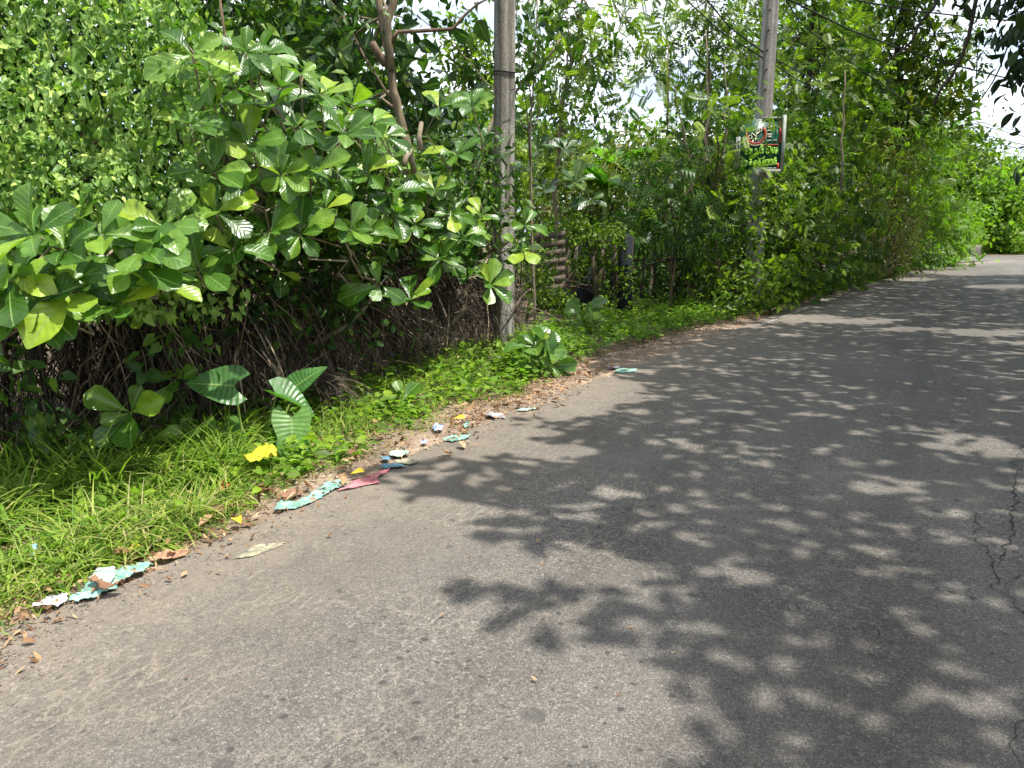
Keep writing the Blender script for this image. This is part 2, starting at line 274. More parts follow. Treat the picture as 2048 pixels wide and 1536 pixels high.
def cloth_mat(name, col, dust=(0.35, 0.29, 0.22), k=0.5):
    m, t, b, o = M(name)
    g = t.nodes.new('ShaderNodeNewGeometry'); n = t.nodes.new('ShaderNodeTexNoise'); n.inputs['Scale'].default_value = 30; n.inputs['Detail'].default_value = 6; n.inputs['Roughness'].default_value = 0.7
    t.links.new(g.outputs['Position'], n.inputs['Vector']); r = ramp(t, [(0.47, 0.0), (0.62, 1.0)]); t.links.new(n.outputs['Fac'], r.inputs[0])
    nf = t.nodes.new('ShaderNodeTexNoise'); nf.inputs['Scale'].default_value = 11; nf.inputs['Detail'].default_value = 4; t.links.new(g.outputs['Position'], nf.inputs['Vector']); rf = ramp(t, [(0.38, 0.6), (0.6, 1.15)]); t.links.new(nf.outputs['Fac'], rf.inputs[0]); fold_shade = rf.outputs[0]  # soft blotches paint the light and shade of folds into the colour
    t.links.new(mixc(t, mathn(t, 'MULTIPLY', r.outputs[0], k), mixc(t, 1.0, col, fold_shade, 'MULTIPLY'), dust), b.inputs['Base Color']); b.inputs['Roughness'].default_value = 0.85
    bp = t.nodes.new('ShaderNodeBump'); bp.inputs['Strength'].default_value = 0.5; bp.inputs['Distance'].default_value = 0.004
    t.links.new(n.outputs['Fac'], bp.inputs['Height']); t.links.new(bp.outputs[0], b.inputs['Normal'])
    return m

# ------------------------------------------------------------------ mesh + object helpers
def mk_mesh(name, V, T, mat=None, uv=None, rnd=None, smooth=True):
    V = np.asarray(V, np.float32).reshape(-1, 3); T = np.asarray(T, np.int32); k = T.shape[1]
    me = bpy.data.meshes.new(name); me.vertices.add(len(V)); me.vertices.foreach_set('co', V.ravel())
    me.loops.add(T.size); me.loops.foreach_set('vertex_index', T.ravel())
    me.polygons.add(len(T)); me.polygons.foreach_set('loop_start', np.arange(0, T.size, k, dtype=np.int32))
    try: me.polygons.foreach_set('loop_total', np.full(len(T), k, np.int32))
    except Exception: pass
    if smooth: me.polygons.foreach_set('use_smooth', np.ones(len(T), bool))
    if uv is not None:
        l = me.uv_layers.new(name='UVMap'); l.data.foreach_set('uv', np.asarray(uv, np.float32)[T.ravel()].ravel())
    if rnd is not None:
        a = me.attributes.new('rnd', 'FLOAT', 'POINT'); a.data.foreach_set('value', np.asarray(rnd, np.float32))
    me.update(calc_edges=True)
    if mat: me.materials.append(mat)
    return me
def link(name, me, parent=None, loc=(0, 0, 0)):
    o = bpy.data.objects.new(name, me); C.objects.link(o); o.location = loc
    if parent: o.parent = parent
    return o
def tag(o, label, cat, group=None, kind=None):
    if label: o['label'] = label
    if cat: o['category'] = cat
    if group: o['group'] = group
    if kind: o['kind'] = kind
    return o
def thing(name, label, cat, loc, group=None):
    o = bpy.data.objects.new(name, None); C.objects.link(o); o.location = tuple(float(x) for x in loc); o.empty_display_size = 0.2
    return tag(o, label, cat, group)
def part(root, name, V, T, mat, uv=None, rnd=None, smooth=True, kind=None, parent=None):
    V = np.asarray(V, float).reshape(-1, 3) - np.array(root.location)
    o = link(name, mk_mesh(name, V, T, mat, uv, rnd, smooth), parent or root)
    if kind: o['kind'] = kind
    return o

def tube(pts, rad, n=6):
    pts = np.asarray(pts, float); m = len(pts); rad = np.broadcast_to(np.asarray(rad, float), (m,))
    d = nrm(np.gradient(pts, axis=0)); ref = np.array([0.13, 0.31, 0.94]) if abs(d[0][2]) < 0.9 else np.array([1.0, 0.1, 0])
    a = nrm(np.cross(d, ref)); b = np.cross(d, a); th = np.linspace(0, 2 * np.pi, n, endpoint=False)
    V = pts[:, None] + rad[:, None, None] * (np.cos(th)[None, :, None] * a[:, None] + np.sin(th)[None, :, None] * b[:, None])
    V = V.reshape(-1, 3); T = []
    for i in range(m - 1):
        for j in range(n):
            p, q = i * n + j, i * n + (j + 1) % n; T += [(p, q, q + n), (p, q + n, p + n)]
    for j in range(1, n - 1): T += [(0, j + 1, j), ((m - 1) * n, (m - 1) * n + j, (m - 1) * n + j + 1)]
    return V, np.array(T)
def join(L_):
    V = []; T = []; k = 0
    for v, t in L_: V.append(v); T.append(np.asarray(t) + k); k += len(v)
    return np.concatenate(V), np.concatenate(T)
def curve(a, b, sag=0.0, wob=0.05, n=7, seed=None):
    a = np.asarray(a, float); b = np.asarray(b, float); t = np.linspace(0, 1, n)[:, None]; Ln = np.linalg.norm(b - a)
    p = a + (b - a) * t; p[:, 2] += (4 * sag * t * (1 - t))[:, 0]
    off = RNG.normal(0, wob * Ln, (n, 3)); off[0] = off[-1] = 0; return p + off * np.sin(np.pi * t)
def box(c, s, R=None, bev=0.0):
    c = np.asarray(c, float); s = np.asarray(s, float) / 2
    V = np.array([[x, y, z] for x in (-1, 1) for y in (-1, 1) for z in (-1, 1)], float) * s
    if R is not None: V = V @ np.asarray(R).T
    Q = [(0, 1, 3, 2), (4, 6, 7, 5), (0, 4, 5, 1), (2, 3, 7, 6), (0, 2, 6, 4), (1, 5, 7, 3)]
    T = [t for q in Q for t in ((q[0], q[1], q[2]), (q[0], q[2], q[3]))]
    return V + c, np.array(T)

# ------------------------------------------------------------------ leaf templates (length along +y, across x, normal z)
def grid_leaf(nx, ny, wf, fold=0.12, curl=0.15, wave=0.0, y0f=None, seed=0):
    rr = np.random.default_rng(seed); V = []; UV = []; T = []
    for j in range(ny + 1):
        t = j / ny; wd = wf(t)
        for i in range(-nx, nx + 1):
            s = i / nx; x = s * wd; y = t if y0f is None else t + y0f(s, t)
            z = fold * abs(s) * wd * 2 - curl * t * t + wave * rr.normal() * abs(s)
            V.append((x, y, z)); UV.append((s, t))
    m = 2 * nx + 1
    for j in range(ny):
        for i in range(2 * nx):
            a = j * m + i; T += [(a, a + 1, a + m + 1), (a, a + m + 1, a + m)]
    return np.array(V), np.array(T), np.array(UV)
def wi(ts, ws): return lambda t: float(np.interp(t, ts, ws))
OBOV = wi([0, .06, .14, .3, .5, .68, .8, .9, .96, 1], [.012, .014, .05, .125, .22, .285, .30, .25, .17, .04])
ALM = [grid_leaf(2, 8, OBOV, f, c, wv, seed=s) for s, (f, c, wv) in enumerate([(.12, .12, .012), (.25, .3, .015), (.05, .2, .02), (.3, .05, .012), (.18, .45, .02)])]
ALML = grid_leaf(1, 4, OBOV, .2, .2)
heart_y = lambda s, t: -0.16 * abs(s) * (1 - t) ** 2 * 2
HEART = grid_leaf(1, 3, wi([0, .15, .4, .75, 1], [.22, .42, .40, .2, .0]), .25, .15, y0f=lambda s, t: -0.22 * abs(s) * (1 - t))
OVAL = grid_leaf(1, 3, wi([0, .3, .65, 1], [.0, .22, .2, .0]), .2, .2)
LONG = grid_leaf(1, 3, wi([0, .3, .7, 1], [.0, .11, .1, .0]), .2, .35)
ALO = [grid_leaf(3, 8, wi([0, .1, .3, .6, .85, 1], [.28, .43, .45, .30, .12, .0]), f, c, .008, y0f=lambda s, t: -0.30 * abs(s) ** 1.3 * (1 - t) ** 1.5, seed=5) for f, c in ((.1, .12), (.35, .2))]
LITT = grid_leaf(2, 5, wi([0, .1, .35, .65, .9, 1], [.01, .1, .26, .27, .12, .0]), .35, -.35, .03, seed=4); LITT2 = grid_leaf(2, 5, wi([0, .1, .35, .65, .9, 1], [.01, .06, .16, .2, .10, .0]), -.4, .5, .04, seed=6)
FINE = grid_leaf(1, 6, wi([0, .1, .3, .6, .85, 1], [.01, .07, .15, .15, .07, .0]), .25, .35); FINEW = grid_leaf(1, 6, wi([0, .1, .3, .6, .85, 1], [.01, .09, .2, .24, .13, .0]), .25, .3)
def compound(nl, lw, ll, droop):
    V = []; T = []; UV = []
    b = OVAL
    for i in range(nl):
        t = 0.15 + 0.85 * i / nl
        for s in (-1, 1):
            ang = math.radians(62 - 25 * t) * s; Ls = ll * (0.75 + 0.5 * math.sin(math.pi * t)); ca, sa = math.cos(ang), math.sin(ang)
            k = len(V)
            for (x, y, z) in [(0, 0, 0), (-lw / 2, Ls * .45, 0), (lw / 2, Ls * .45, 0), (0, Ls, -droop * Ls)]:
                V.append((x * ca + y * sa, t + y * ca - x * sa, z - 0.15 * t * t)); UV.append((0.3, 0.3))
            T += [(k, k + 1, k + 2), (k + 1, k + 3, k + 2)]
    k = len(V); V += [(-.008, 0, 0), (.008, 0, 0), (0, 1.0, -.15)]; UV += [(0, 0)] * 3; T += [(k, k + 1, k + 2)]
    return np.array(V), np.array(T), np.array(UV)
PINN = compound(8, .10, .26, .2)
SPRAY = compound(5, .20, .36, .25)
SPRAY2 = compound(3, .26, .46, .3)
DROOP = compound(4, .16, .5, .7)
def blade(nseg, wd, bend):
    V = []; T = []; UV = []
    for j in range(nseg + 1):
        t = j / nseg; a = bend * t; y = math.sin(a) / max(bend, .01) if bend > .01 else t; z = -(1 - math.cos(a)) / max(bend, .01)
        ww = wd * (1 - t ** 2) * .5 + .0005
        V += [(-ww, y, z), (ww, y, z)]; UV += [(-.5, t), (.5, t)]
    for j in range(nseg): a = 2 * j; T += [(a, a + 1, a + 3), (a, a + 3, a + 2)]
    return np.array(V), np.array(T), np.array(UV)
BL = [blade(5, .045, 1.7), blade(5, .03, 1.1), blade(5, .05, 2.3), blade(5, .022, .7)]
STR = [blade(7, .012, 1.6), blade(7, .009, 2.8), blade(5, .018, .7), blade(7, .007, 2.1)]

class LB:                                             # a batch of leaves
    def __init__(s): s.P = []; s.D = []; s.N = []; s.S = []; s.R = []
    def add(s, P_, D, N, S, R=None):
        P_ = np.atleast_2d(P_); n = len(P_)
        s.P.append(P_); s.D.append(np.broadcast_to(D, (n, 3))); s.N.append(np.broadcast_to(N, (n, 3)))
        s.S.append(np.broadcast_to(S, (n,))); s.R.append(RNG.random(n) if R is None else np.broadcast_to(R, (n,)))
    def arr(s):
        P_ = np.concatenate(s.P); D = nrm(np.concatenate(s.D)); N = np.concatenate(s.N)
        X = nrm(np.cross(D, N)); N = np.cross(X, D); return P_, D, N, X, np.concatenate(s.S), np.concatenate(s.R)
def batch_mesh(P_, D, N, X, S, R, tm):
    V, T, UV = tm; n = len(P_); k = len(V)
    W = P_[:, None] + S[:, None, None] * (V[None, :, 0:1] * X[:, None] + V[None, :, 1:2] * D[:, None] + V[None, :, 2:3] * N[:, None])
    TT = (T[None] + (np.arange(n) * k)[:, None, None]).reshape(-1, 3)
    return W.reshape(-1, 3), TT, np.tile(UV, (n, 1)), np.repeat(R, k)
TRI = [0]
def emit(root, lb, tms, mat, name='leaf', stuff='foliage', nmax=0, minpx=9.0):
    P_, D, N, X, S, R = lb.arr(); n = len(P_); rl = np.array(root.location)
    single = np.zeros(n, bool)
    if nmax:
        u, v, dep = proj(P_ + D * S[:, None] * .5); px = S / dep * F / 2
        vis = (u > -10) & (u < 2058) & (v > -10) & (v < 1546) & (dep > .3) & (px > minpx)
        idx = np.where(vis)[0]; idx = idx[np.argsort(-px[idx])][:nmax]; single[idx] = True
        mes = [mk_mesh(name, t[0], t[1], mat, t[2]) for t in tms]
        for i in idx:
            o = bpy.data.objects.new(name, mes[int(R[i] * 977) % len(mes)]); C.objects.link(o); o.parent = root
            s = S[i]; o.matrix_basis = Matrix(((X[i][0] * s, D[i][0] * s, N[i][0] * s, P_[i][0] - rl[0]), (X[i][1] * s, D[i][1] * s, N[i][1] * s, P_[i][1] - rl[1]),
                                               (X[i][2] * s, D[i][2] * s, N[i][2] * s, P_[i][2] - rl[2]), (0, 0, 0, 1)))
    rest = ~single; k = len(tms); Vs = []; Ts = []; Us = []; Rs = []; c = 0
    sel = (R * 977).astype(int) % k
    for j in range(k):
        q = rest & (sel == j)
        if not q.any(): continue
        V, T, U, r = batch_mesh(P_[q], D[q], N[q], X[q], S[q], R[q], tms[j]); Vs.append(V); Ts.append(T + c); Us.append(U); Rs.append(r); c += len(V)
    if Vs:
        T = np.concatenate(Ts); TRI[0] += len(T)
        return part(root, stuff, np.concatenate(Vs), T, mat, np.concatenate(Us), np.concatenate(Rs), kind='stuff')

UP = np.array([0, 0, 1.0])
def rosette(lb, c, axis, n, size, spread=1.15, jit=.18, R=None, kb=.3):
    axis = nrm(np.asarray(axis, float)); a = nrm(np.cross(axis, [0.3, 0.2, 0.93] if abs(axis[2]) < .9 else [1, 0, 0])); b = np.cross(axis, a); ph = random.random() * 6.28
    base = random.random()
    for i in range(n):
        th = ph + i * 2.4; el = spread * (0.55 + 0.55 * (1 - i / n)) + random.gauss(0, jit); rad = math.cos(th) * a + math.sin(th) * b
        d = rad * math.sin(el) + axis * math.cos(el); d = d + np.array([0, 0, -0.12]); N = axis * math.sin(el) - rad * math.cos(el) + np.random.normal(0, .12, 3)
        s = size * random.uniform(.68, 1.08) * (0.72 if i >= n - 2 else 1)
        r = min(.999, max(0.001, random.gauss(kb, .24) + (0.45 if i >= n - 2 else 0))) if R is None else R
        lb.add(np.asarray(c) + d * .015, d, N, s, r)

def clump_leaves(lb, clumps, size, cov=3.0, twig=7, droop=0.2, tw=3.0, up=0.5, area=.28, maxn=60000, keep=None):
    """clumps: list of (centre xyz, (rx, ry, rz)); leaves grow round short twigs"""
    tips = []
    for c, r in clumps:
        c = np.asarray(c, float); r = np.asarray(r, float)
        n = int(min(maxn, cov * math.pi * r[0] * r[2] / (area * size * size)))
        nt_ = max(3, n // twig)
        v = nrm(RNG.normal(0, 1, (nt_, 3))) * (RNG.random((nt_, 1)) ** .45)
        # uneven outline: cut by noise
        k = np.array([noise.noise(Vector(c + x * r * 1.0) * (1.3 / max(.3, float(r.mean()))) * 1.6) for x in v])
        v = v * (1 + .35 * k[:, None]); v = v[k > -.33]
        tp = c + v * r; tips.append(tp); m = len(tp)
        if m == 0: continue
        out_ = nrm(v / r * r.mean() + RNG.normal(0, .45, (m, 3)) + np.array([0, 0, .25]))
        pp = np.repeat(tp, twig, 0) + RNG.normal(0, size * tw * .33, (m * twig, 3)); oo = np.repeat(out_, twig, 0)
        D = nrm(oo * .6 + RNG.normal(0, .65, (m * twig, 3)) + np.array([0, 0, -droop]))
        N = nrm(UP * up + RNG.normal(0, .45, (m * twig, 3)) + oo * .45)
        base = np.repeat(RNG.normal(0, .13, m), twig) + RNG.beta(1.6, 2.6, m * twig)
        S = size * RNG.uniform(.6, 1.25, m * twig)
        if keep is not None:
            q = keep(pp); pp, D, N, S, base = pp[q], D[q], N[q], S[q], base[q]
        if len(pp): lb.add(pp, D, N, S, np.clip(base, 0.001, .999))
    return np.concatenate(tips)

def CL(u, v, d, ru, rv, rd=None):                     # a clump from its place in the photograph and its distance
    c = P(u, v, d); rx = ru * d / F; rz = rv * d / F; return (c, (rx, rd if rd else (rx + rz) / 2, rz))

def plant(name, label, cat, base, clumps, tms, mat, size, cov=3, trunk=None, bark=None, nbr=10, twig=7, droop=.2, up=.5, tr=.08, nmax=0, area=.28, keep=None, maxn=60000, brr=.012, group=None, tw=3.0):
    """a tree or bush: trunk, branch, leaves. trunk: list of points above the base"""
    base = np.asarray(base, float); root = thing(name, label, cat, base, group); bark = bark or m_bark
    lb = LB(); tips = clump_leaves(lb, clumps, size, cov, twig, droop, tw, up, area, maxn, keep)
    emit(root, lb, tms, mat, nmax=nmax)
    pts = [base] + [np.asarray(p, float) for p in (trunk or [])]
    if len(pts) == 1: pts.append(base + (np.mean([c for c, r in clumps], 0) - base) * .5)
    fine = np.array(pts)
    tt = np.linspace(0, len(fine) - 1, len(fine) * 4); fine = np.stack([np.interp(tt, range(len(fine)), fine[:, i]) for i in range(3)], 1)
    fine[1:-1] += RNG.normal(0, tr * .25, (len(fine) - 2, 3))
    V, T = tube(fine, np.linspace(tr, tr * .45, len(fine)), 8); part(root, 'trunk' if tr > .03 else 'stem', V, T, bark)
    Ls = []
    for i in range(nbr):
        tip = tips[random.randrange(len(tips))]; k = fine[random.randrange(len(fine) // 3, len(fine))]
        r0 = max(brr, tr * .3)
        Ls.append(tube(curve(k, tip, 0.08 * np.linalg.norm(tip - k), .05), np.linspace(r0, brr * .3, 7), 5))
    if Ls: V, T = join(Ls); part(root, 'branches', V, T, bark)
    return root

# ================================================================== SETTING
def ground():
    xs = np.concatenate([[-900, -300, -100, -40], np.linspace(-16, 60, 153), [90, 200, 500, 1200]])
    ys = np.concatenate([[-300, -60, -20], np.linspace(-8, 90, 197), [130, 300, 800, 1800]])
    X, Y = np.meshgrid(xs, ys, indexing='ij'); Z = np.zeros_like(X)
    for i in range(len(xs)):
        for j in range(len(ys)):
            Z[i, j] = noise.noise(Vector((xs[i] * .9, ys[j] * .9, 0))) * .018 - .02
    V = np.stack([X, Y, Z], -1).reshape(-1, 3); n = len(ys); T = []
    for i in range(len(xs) - 1):
        for j in range(n - 1): a = i * n + j; T += [(a, a + n, a + n + 1, a + 1)]
    o = link('ground', mk_mesh('ground', V, T, m_soil)); o['kind'] = 'structure'
ground()
def smooth(pts, n):
    pts = np.asarray(pts, float); d = np.r_[0, np.cumsum(np.linalg.norm(np.diff(pts, axis=0), axis=1))]
    s = np.linspace(0, d[-1], n); o = np.stack([np.interp(s, d, pts[:, i]) for i in range(pts.shape[1])], 1)
    k = np.array([.25, .5, .25])
    for _ in range(max(2, n // 60)):
        o[1:-1] = .25 * o[:-2] + .5 * o[1:-1] + .25 * o[2:]
    return o, s
RL = [(-7.6, -8), (-3.9, -1.5), (-2.45, 1.6)] + [tuple(G(u, v)[:2]) for u, v in [(0, 1270), (450, 1090), (950, 858), (1250, 742), (1500, 650), (1640, 600), (1740, 566), (1880, 532)]] + [(28.5, 44.5), (35, 48), (47, 52.5), (70, 57)]
RR = [(-.2, -11), (2.4, -6), (4.8, -1), (7.2, 3.4), (9.6, 8), (12.2, 12.4), (15.5, 17), (20, 22), (26, 28), (32, 33), (40, 37), (52, 41), (72, 44)]
NL = 420
rl, sl = smooth(RL, NL); rr_, _ = smooth(RR, NL)
jag = np.array([noise.noise(Vector((s * 1.7, 0, 0))) * .07 + noise.noise(Vector((s * 6, 3, 0))) * .03 for s in sl])
def ribbon(name, offs, z, mat, i0=0, i1=NL, js=1.0, kindd='structure'):
    V = []; UV = []; T = []; m = len(offs)
    for i in range(i0, i1):
        d = rr_[i] - rl[i]; W = np.linalg.norm(d); d = d / W
        for j, o in enumerate(offs):
            oo = (W if o == 'R' else o) + (jag[i] * js if j == 0 else 0); p = rl[i] + d * oo
            V.append((p[0], p[1], z)); UV.append((oo, sl[i]))
    for i in range(i1 - i0 - 1):
        for j in range(m - 1): a = i * m + j; T.append((a, a + 1, a + m + 1, a + m))
    o = link(name, mk_mesh(name, V, T, mat, UV)); o['kind'] = kindd; return o
ribbon('road', [0, .15, .4, .8, 1.5, 3, 4.5, 6, 'R'], .022, m_asph)
ribbon('dirt_shoulder', [-.62, -.4, -.15, .3], .006, m_dirt, js=2.2)
# side apron of tarmac where the road bends away
def flat(name, pts, z, mat, kind='structure'):
    me = bpy.data.meshes.new(name); me.from_pydata([(p[0], p[1], z) for p in pts], [], [list(range(len(pts)))]); me.materials.append(mat)
    l = me.uv_layers.new(name='UVMap')
    for i, lp in enumerate(me.loops): c = me.vertices[lp.vertex_index].co; l.data[i].uv = (c.x * .3 + 2, c.y)
    o = link(name, me); o['kind'] = kind; return o
flat('side_apron', [(24.2, 42.5), (29, 45.2), (35, 48.4), (47, 53), (72, 58), (74, 66), (52, 63), (38, 58), (31, 53), (27, 48)], .012, m_asph)
def crack(pts, wdt, seed):
    rr = random.Random(seed); q = np.array([G(u, v, .022)[:2] for u, v in pts]); d = np.r_[0, np.cumsum(np.linalg.norm(np.diff(q, axis=0), axis=1))]; m = int(d[-1] / .018)
    s_ = np.linspace(0, d[-1], m); c = np.stack([np.interp(s_, d, q[:, i]) for i in (0, 1)], 1)
    c += np.array([[noise.noise(Vector((a * 9, seed, i * 5))) * .05 + noise.noise(Vector((a * 40, seed, i * 7))) * .014 for i in (0, 1)] for a in s_])
    t_ = nrm(np.gradient(c, axis=0)); n_ = np.stack([-t_[:, 1], t_[:, 0]], 1); V = []; T = []
    for i in range(m):
        w_ = wdt * (.25 + abs(noise.noise(Vector((s_[i] * 14, seed, 0)))) * 1.8) * min(1, i / 8, (m - 1 - i) / 8 + .05); V += [(*(c[i] - n_[i] * w_), .0262), (*(c[i] + n_[i] * w_), .0262)]
    for i in range(m - 1): a = 2 * i; T.append((a, a + 1, a + 3, a + 2))
    o = link('road_crack', mk_mesh('road_crack', V, T, m_tar)); o['kind'] = 'structure'
m_tar = rough_mat('dark_crack_dirt', [(0.3, (0.012, 0.011, 0.010)), (0.7, (0.05, 0.045, 0.04))], 40, 0.95, 0.3)
crack([(2120, 1330), (2060, 1250), (2000, 1180), (1985, 1130), (1955, 1070), (1950, 1020)], .005, 3)
crack([(1985, 1130), (2020, 1090), (2028, 1000), (2035, 930), (2050, 880)], .006, 5)
crack([(2000, 1180), (2040, 1150), (2110, 1160)], .004, 9)
crack([(2090, 1420), (2040, 1450), (2025, 1500), (2050, 1560)], .005, 12)
crack([(1745, 1230), (1750, 1290), (1742, 1340), (1752, 1400)], .002, 14)
def arc_index(y): return int(np.argmin(np.abs(rl[:, 1] - y) + (sl > 80) * 100))
ribbon('edge_line', [.17, .25], .027, m_line, arc_index(12.6), arc_index(18.5), .3)
ribbon('far_edge_line', [-.02, .22], .027, m_line, arc_index(40), NL - 20, .1)

# ------------------------------------------------------------------ roadside lines in the ground plane
HB = [(-900, 980), (-400, 975), (0, 960), (200, 930), (400, 885), (650, 795), (900, 715), (1005, 697), (1130, 655), (1250, 622), (1440, 608), (1600, 585), (1700, 562), (1860, 531)]
GF = [(-900, 1620), (-400, 1440), (0, 1262), (200, 1145), (420, 1068), (560, 995), (760, 905), (960, 835), (1100, 775), (1250, 702), (1450, 650), (1600, 605), (1700, 572), (1880, 531)]
def lineat(Lp, u): return np.array([u, float(np.interp(u, [p[0] for p in Lp], [p[1] for p in Lp]))])
def verge(u, s):                                     # s = 0 at the hedge foot, 1 at the road side
    a = G(*lineat(HB, u)); b = G(*lineat(GF, u)); return a + (b - a) * s
def dh(u): return G(*lineat(HB, u))[1]

# ================================================================== POLES, SIGN, FENCE
def pole(name, label, base, top_h, w0, w1, lean, rotz, mat):
    root = thing(name, label, 'utility pole', base)
    n = 14; V = []; T = []; R = Matrix.Rotation(rotz, 3, 'Z'); c = .16
    prof = [(1, 1 - c), (1 - c, 1), (-1 + c, 1), (-1, 1 - c), (-1, -1 + c), (-1 + c, -1), (1 - c, -1), (1, -1 + c)]
    for i in range(n + 1):
        t = i / n; ww = (w0 + (w1 - w0) * t) / 2
        for x, y in prof:
            q = R @ Vector((x * ww, y * ww * .8, 0)); V.append((base[0] + q.x + lean[0] * t * top_h, base[1] + q.y + lean[1] * t * top_h, t * top_h - .3 * (1 - t)))
    for i in range(n):
        for j in range(8): a = i * 8 + j; b = i * 8 + (j + 1) % 8; T += [(a, b, b + 8), (a, b + 8, a + 8)]
    for j in range(1, 7): T.append((n * 8, n * 8 + j, n * 8 + j + 1))
    part(root, 'shaft', V, T, mat, smooth=False); return root
b1 = G(1006, 697)
p1 = pole('utility_pole', 'near stained concrete utility pole with a wire band, rising out of the roadside undergrowth', b1, 9.5, .245, .19, (.007, 0), .62, m_conc)
def ring_at(root, z, r, name='wire_band', t=.008, rot=.62):
    th = np.linspace(0, 2 * np.pi, 25); x0 = b1[0] + .007 * z
    ca, sa = math.cos(rot), math.sin(rot); pts = []
    for a in th:
        k = 1 / max(abs(math.cos(a)), abs(math.sin(a))) ; x = r * min(k, 1.25) * math.cos(a); y = r * .8 * min(k, 1.25) * math.sin(a)
        pts.append((x0 + ca * x - sa * y, b1[1] + sa * x + ca * y, z + .012 * math.sin(a)))
    V, T = tube(pts, t, 5); part(root, name, V, T, m_wire)
ring_at(p1, 3.5, .124)
ring_at(p1, 3.46, .124, t=.004)
for q in ([(1006, 497), (1006, 545)], [(1006, 497), (1018, 495)], [(1006, 520), (1017, 519)], [(1008, 545), (1018, 544)]):
    a_ = [P(u, v, b1[1] - .155) for u, v in q]; V, T = tube(np.array(a_), .006, 4); part(p1, 'paint_mark', V, T, m_signw)
def wire(label, pts, r, name='power_line', mat=None, group=None, sag=0.0, n=16):
    pts = np.asarray(pts, float)
    if len(pts) == 2:
        t = np.linspace(0, 1, n)[:, None]; q = pts[0] + (pts[1] - pts[0]) * t; q[:, 2] -= (4 * sag * t * (1 - t))[:, 0]; pts = q
    V, T = tube(pts, r, 5); o = link(name, mk_mesh(name, V, T, mat or m_wire)); tag(o, label, 'cable' if name != 'hanging_vine' else 'vine', group); return o
wire('thin earth wire dropping beside the right face of the near concrete pole', [P(1030, -60, 10.3), P(1034, 60, 10.25), P(1039, 130, 10.2), P(1042, 175, 10.1), P(1020, 180, 10.0)], .006, 'earth_wire')

b2 = P(1503, 600, 15.5); b2[2] = 0
p2 = pole('utility_pole', 'farther grey utility pole carrying the green sign board, half swallowed by the bushes', b2, 9.5, .30, .20, (0.006, 0), .3, m_conc2)
# holes with steps on the far pole
for k in range(7):
    z = 4.2 + k * .35; V, T = tube([(b2[0] - .02, b2[1] - .16, z), (b2[0] - .02, b2[1] - .02, z)], .016, 6); part(p2, 'bolt', V, T, m_dkbark)

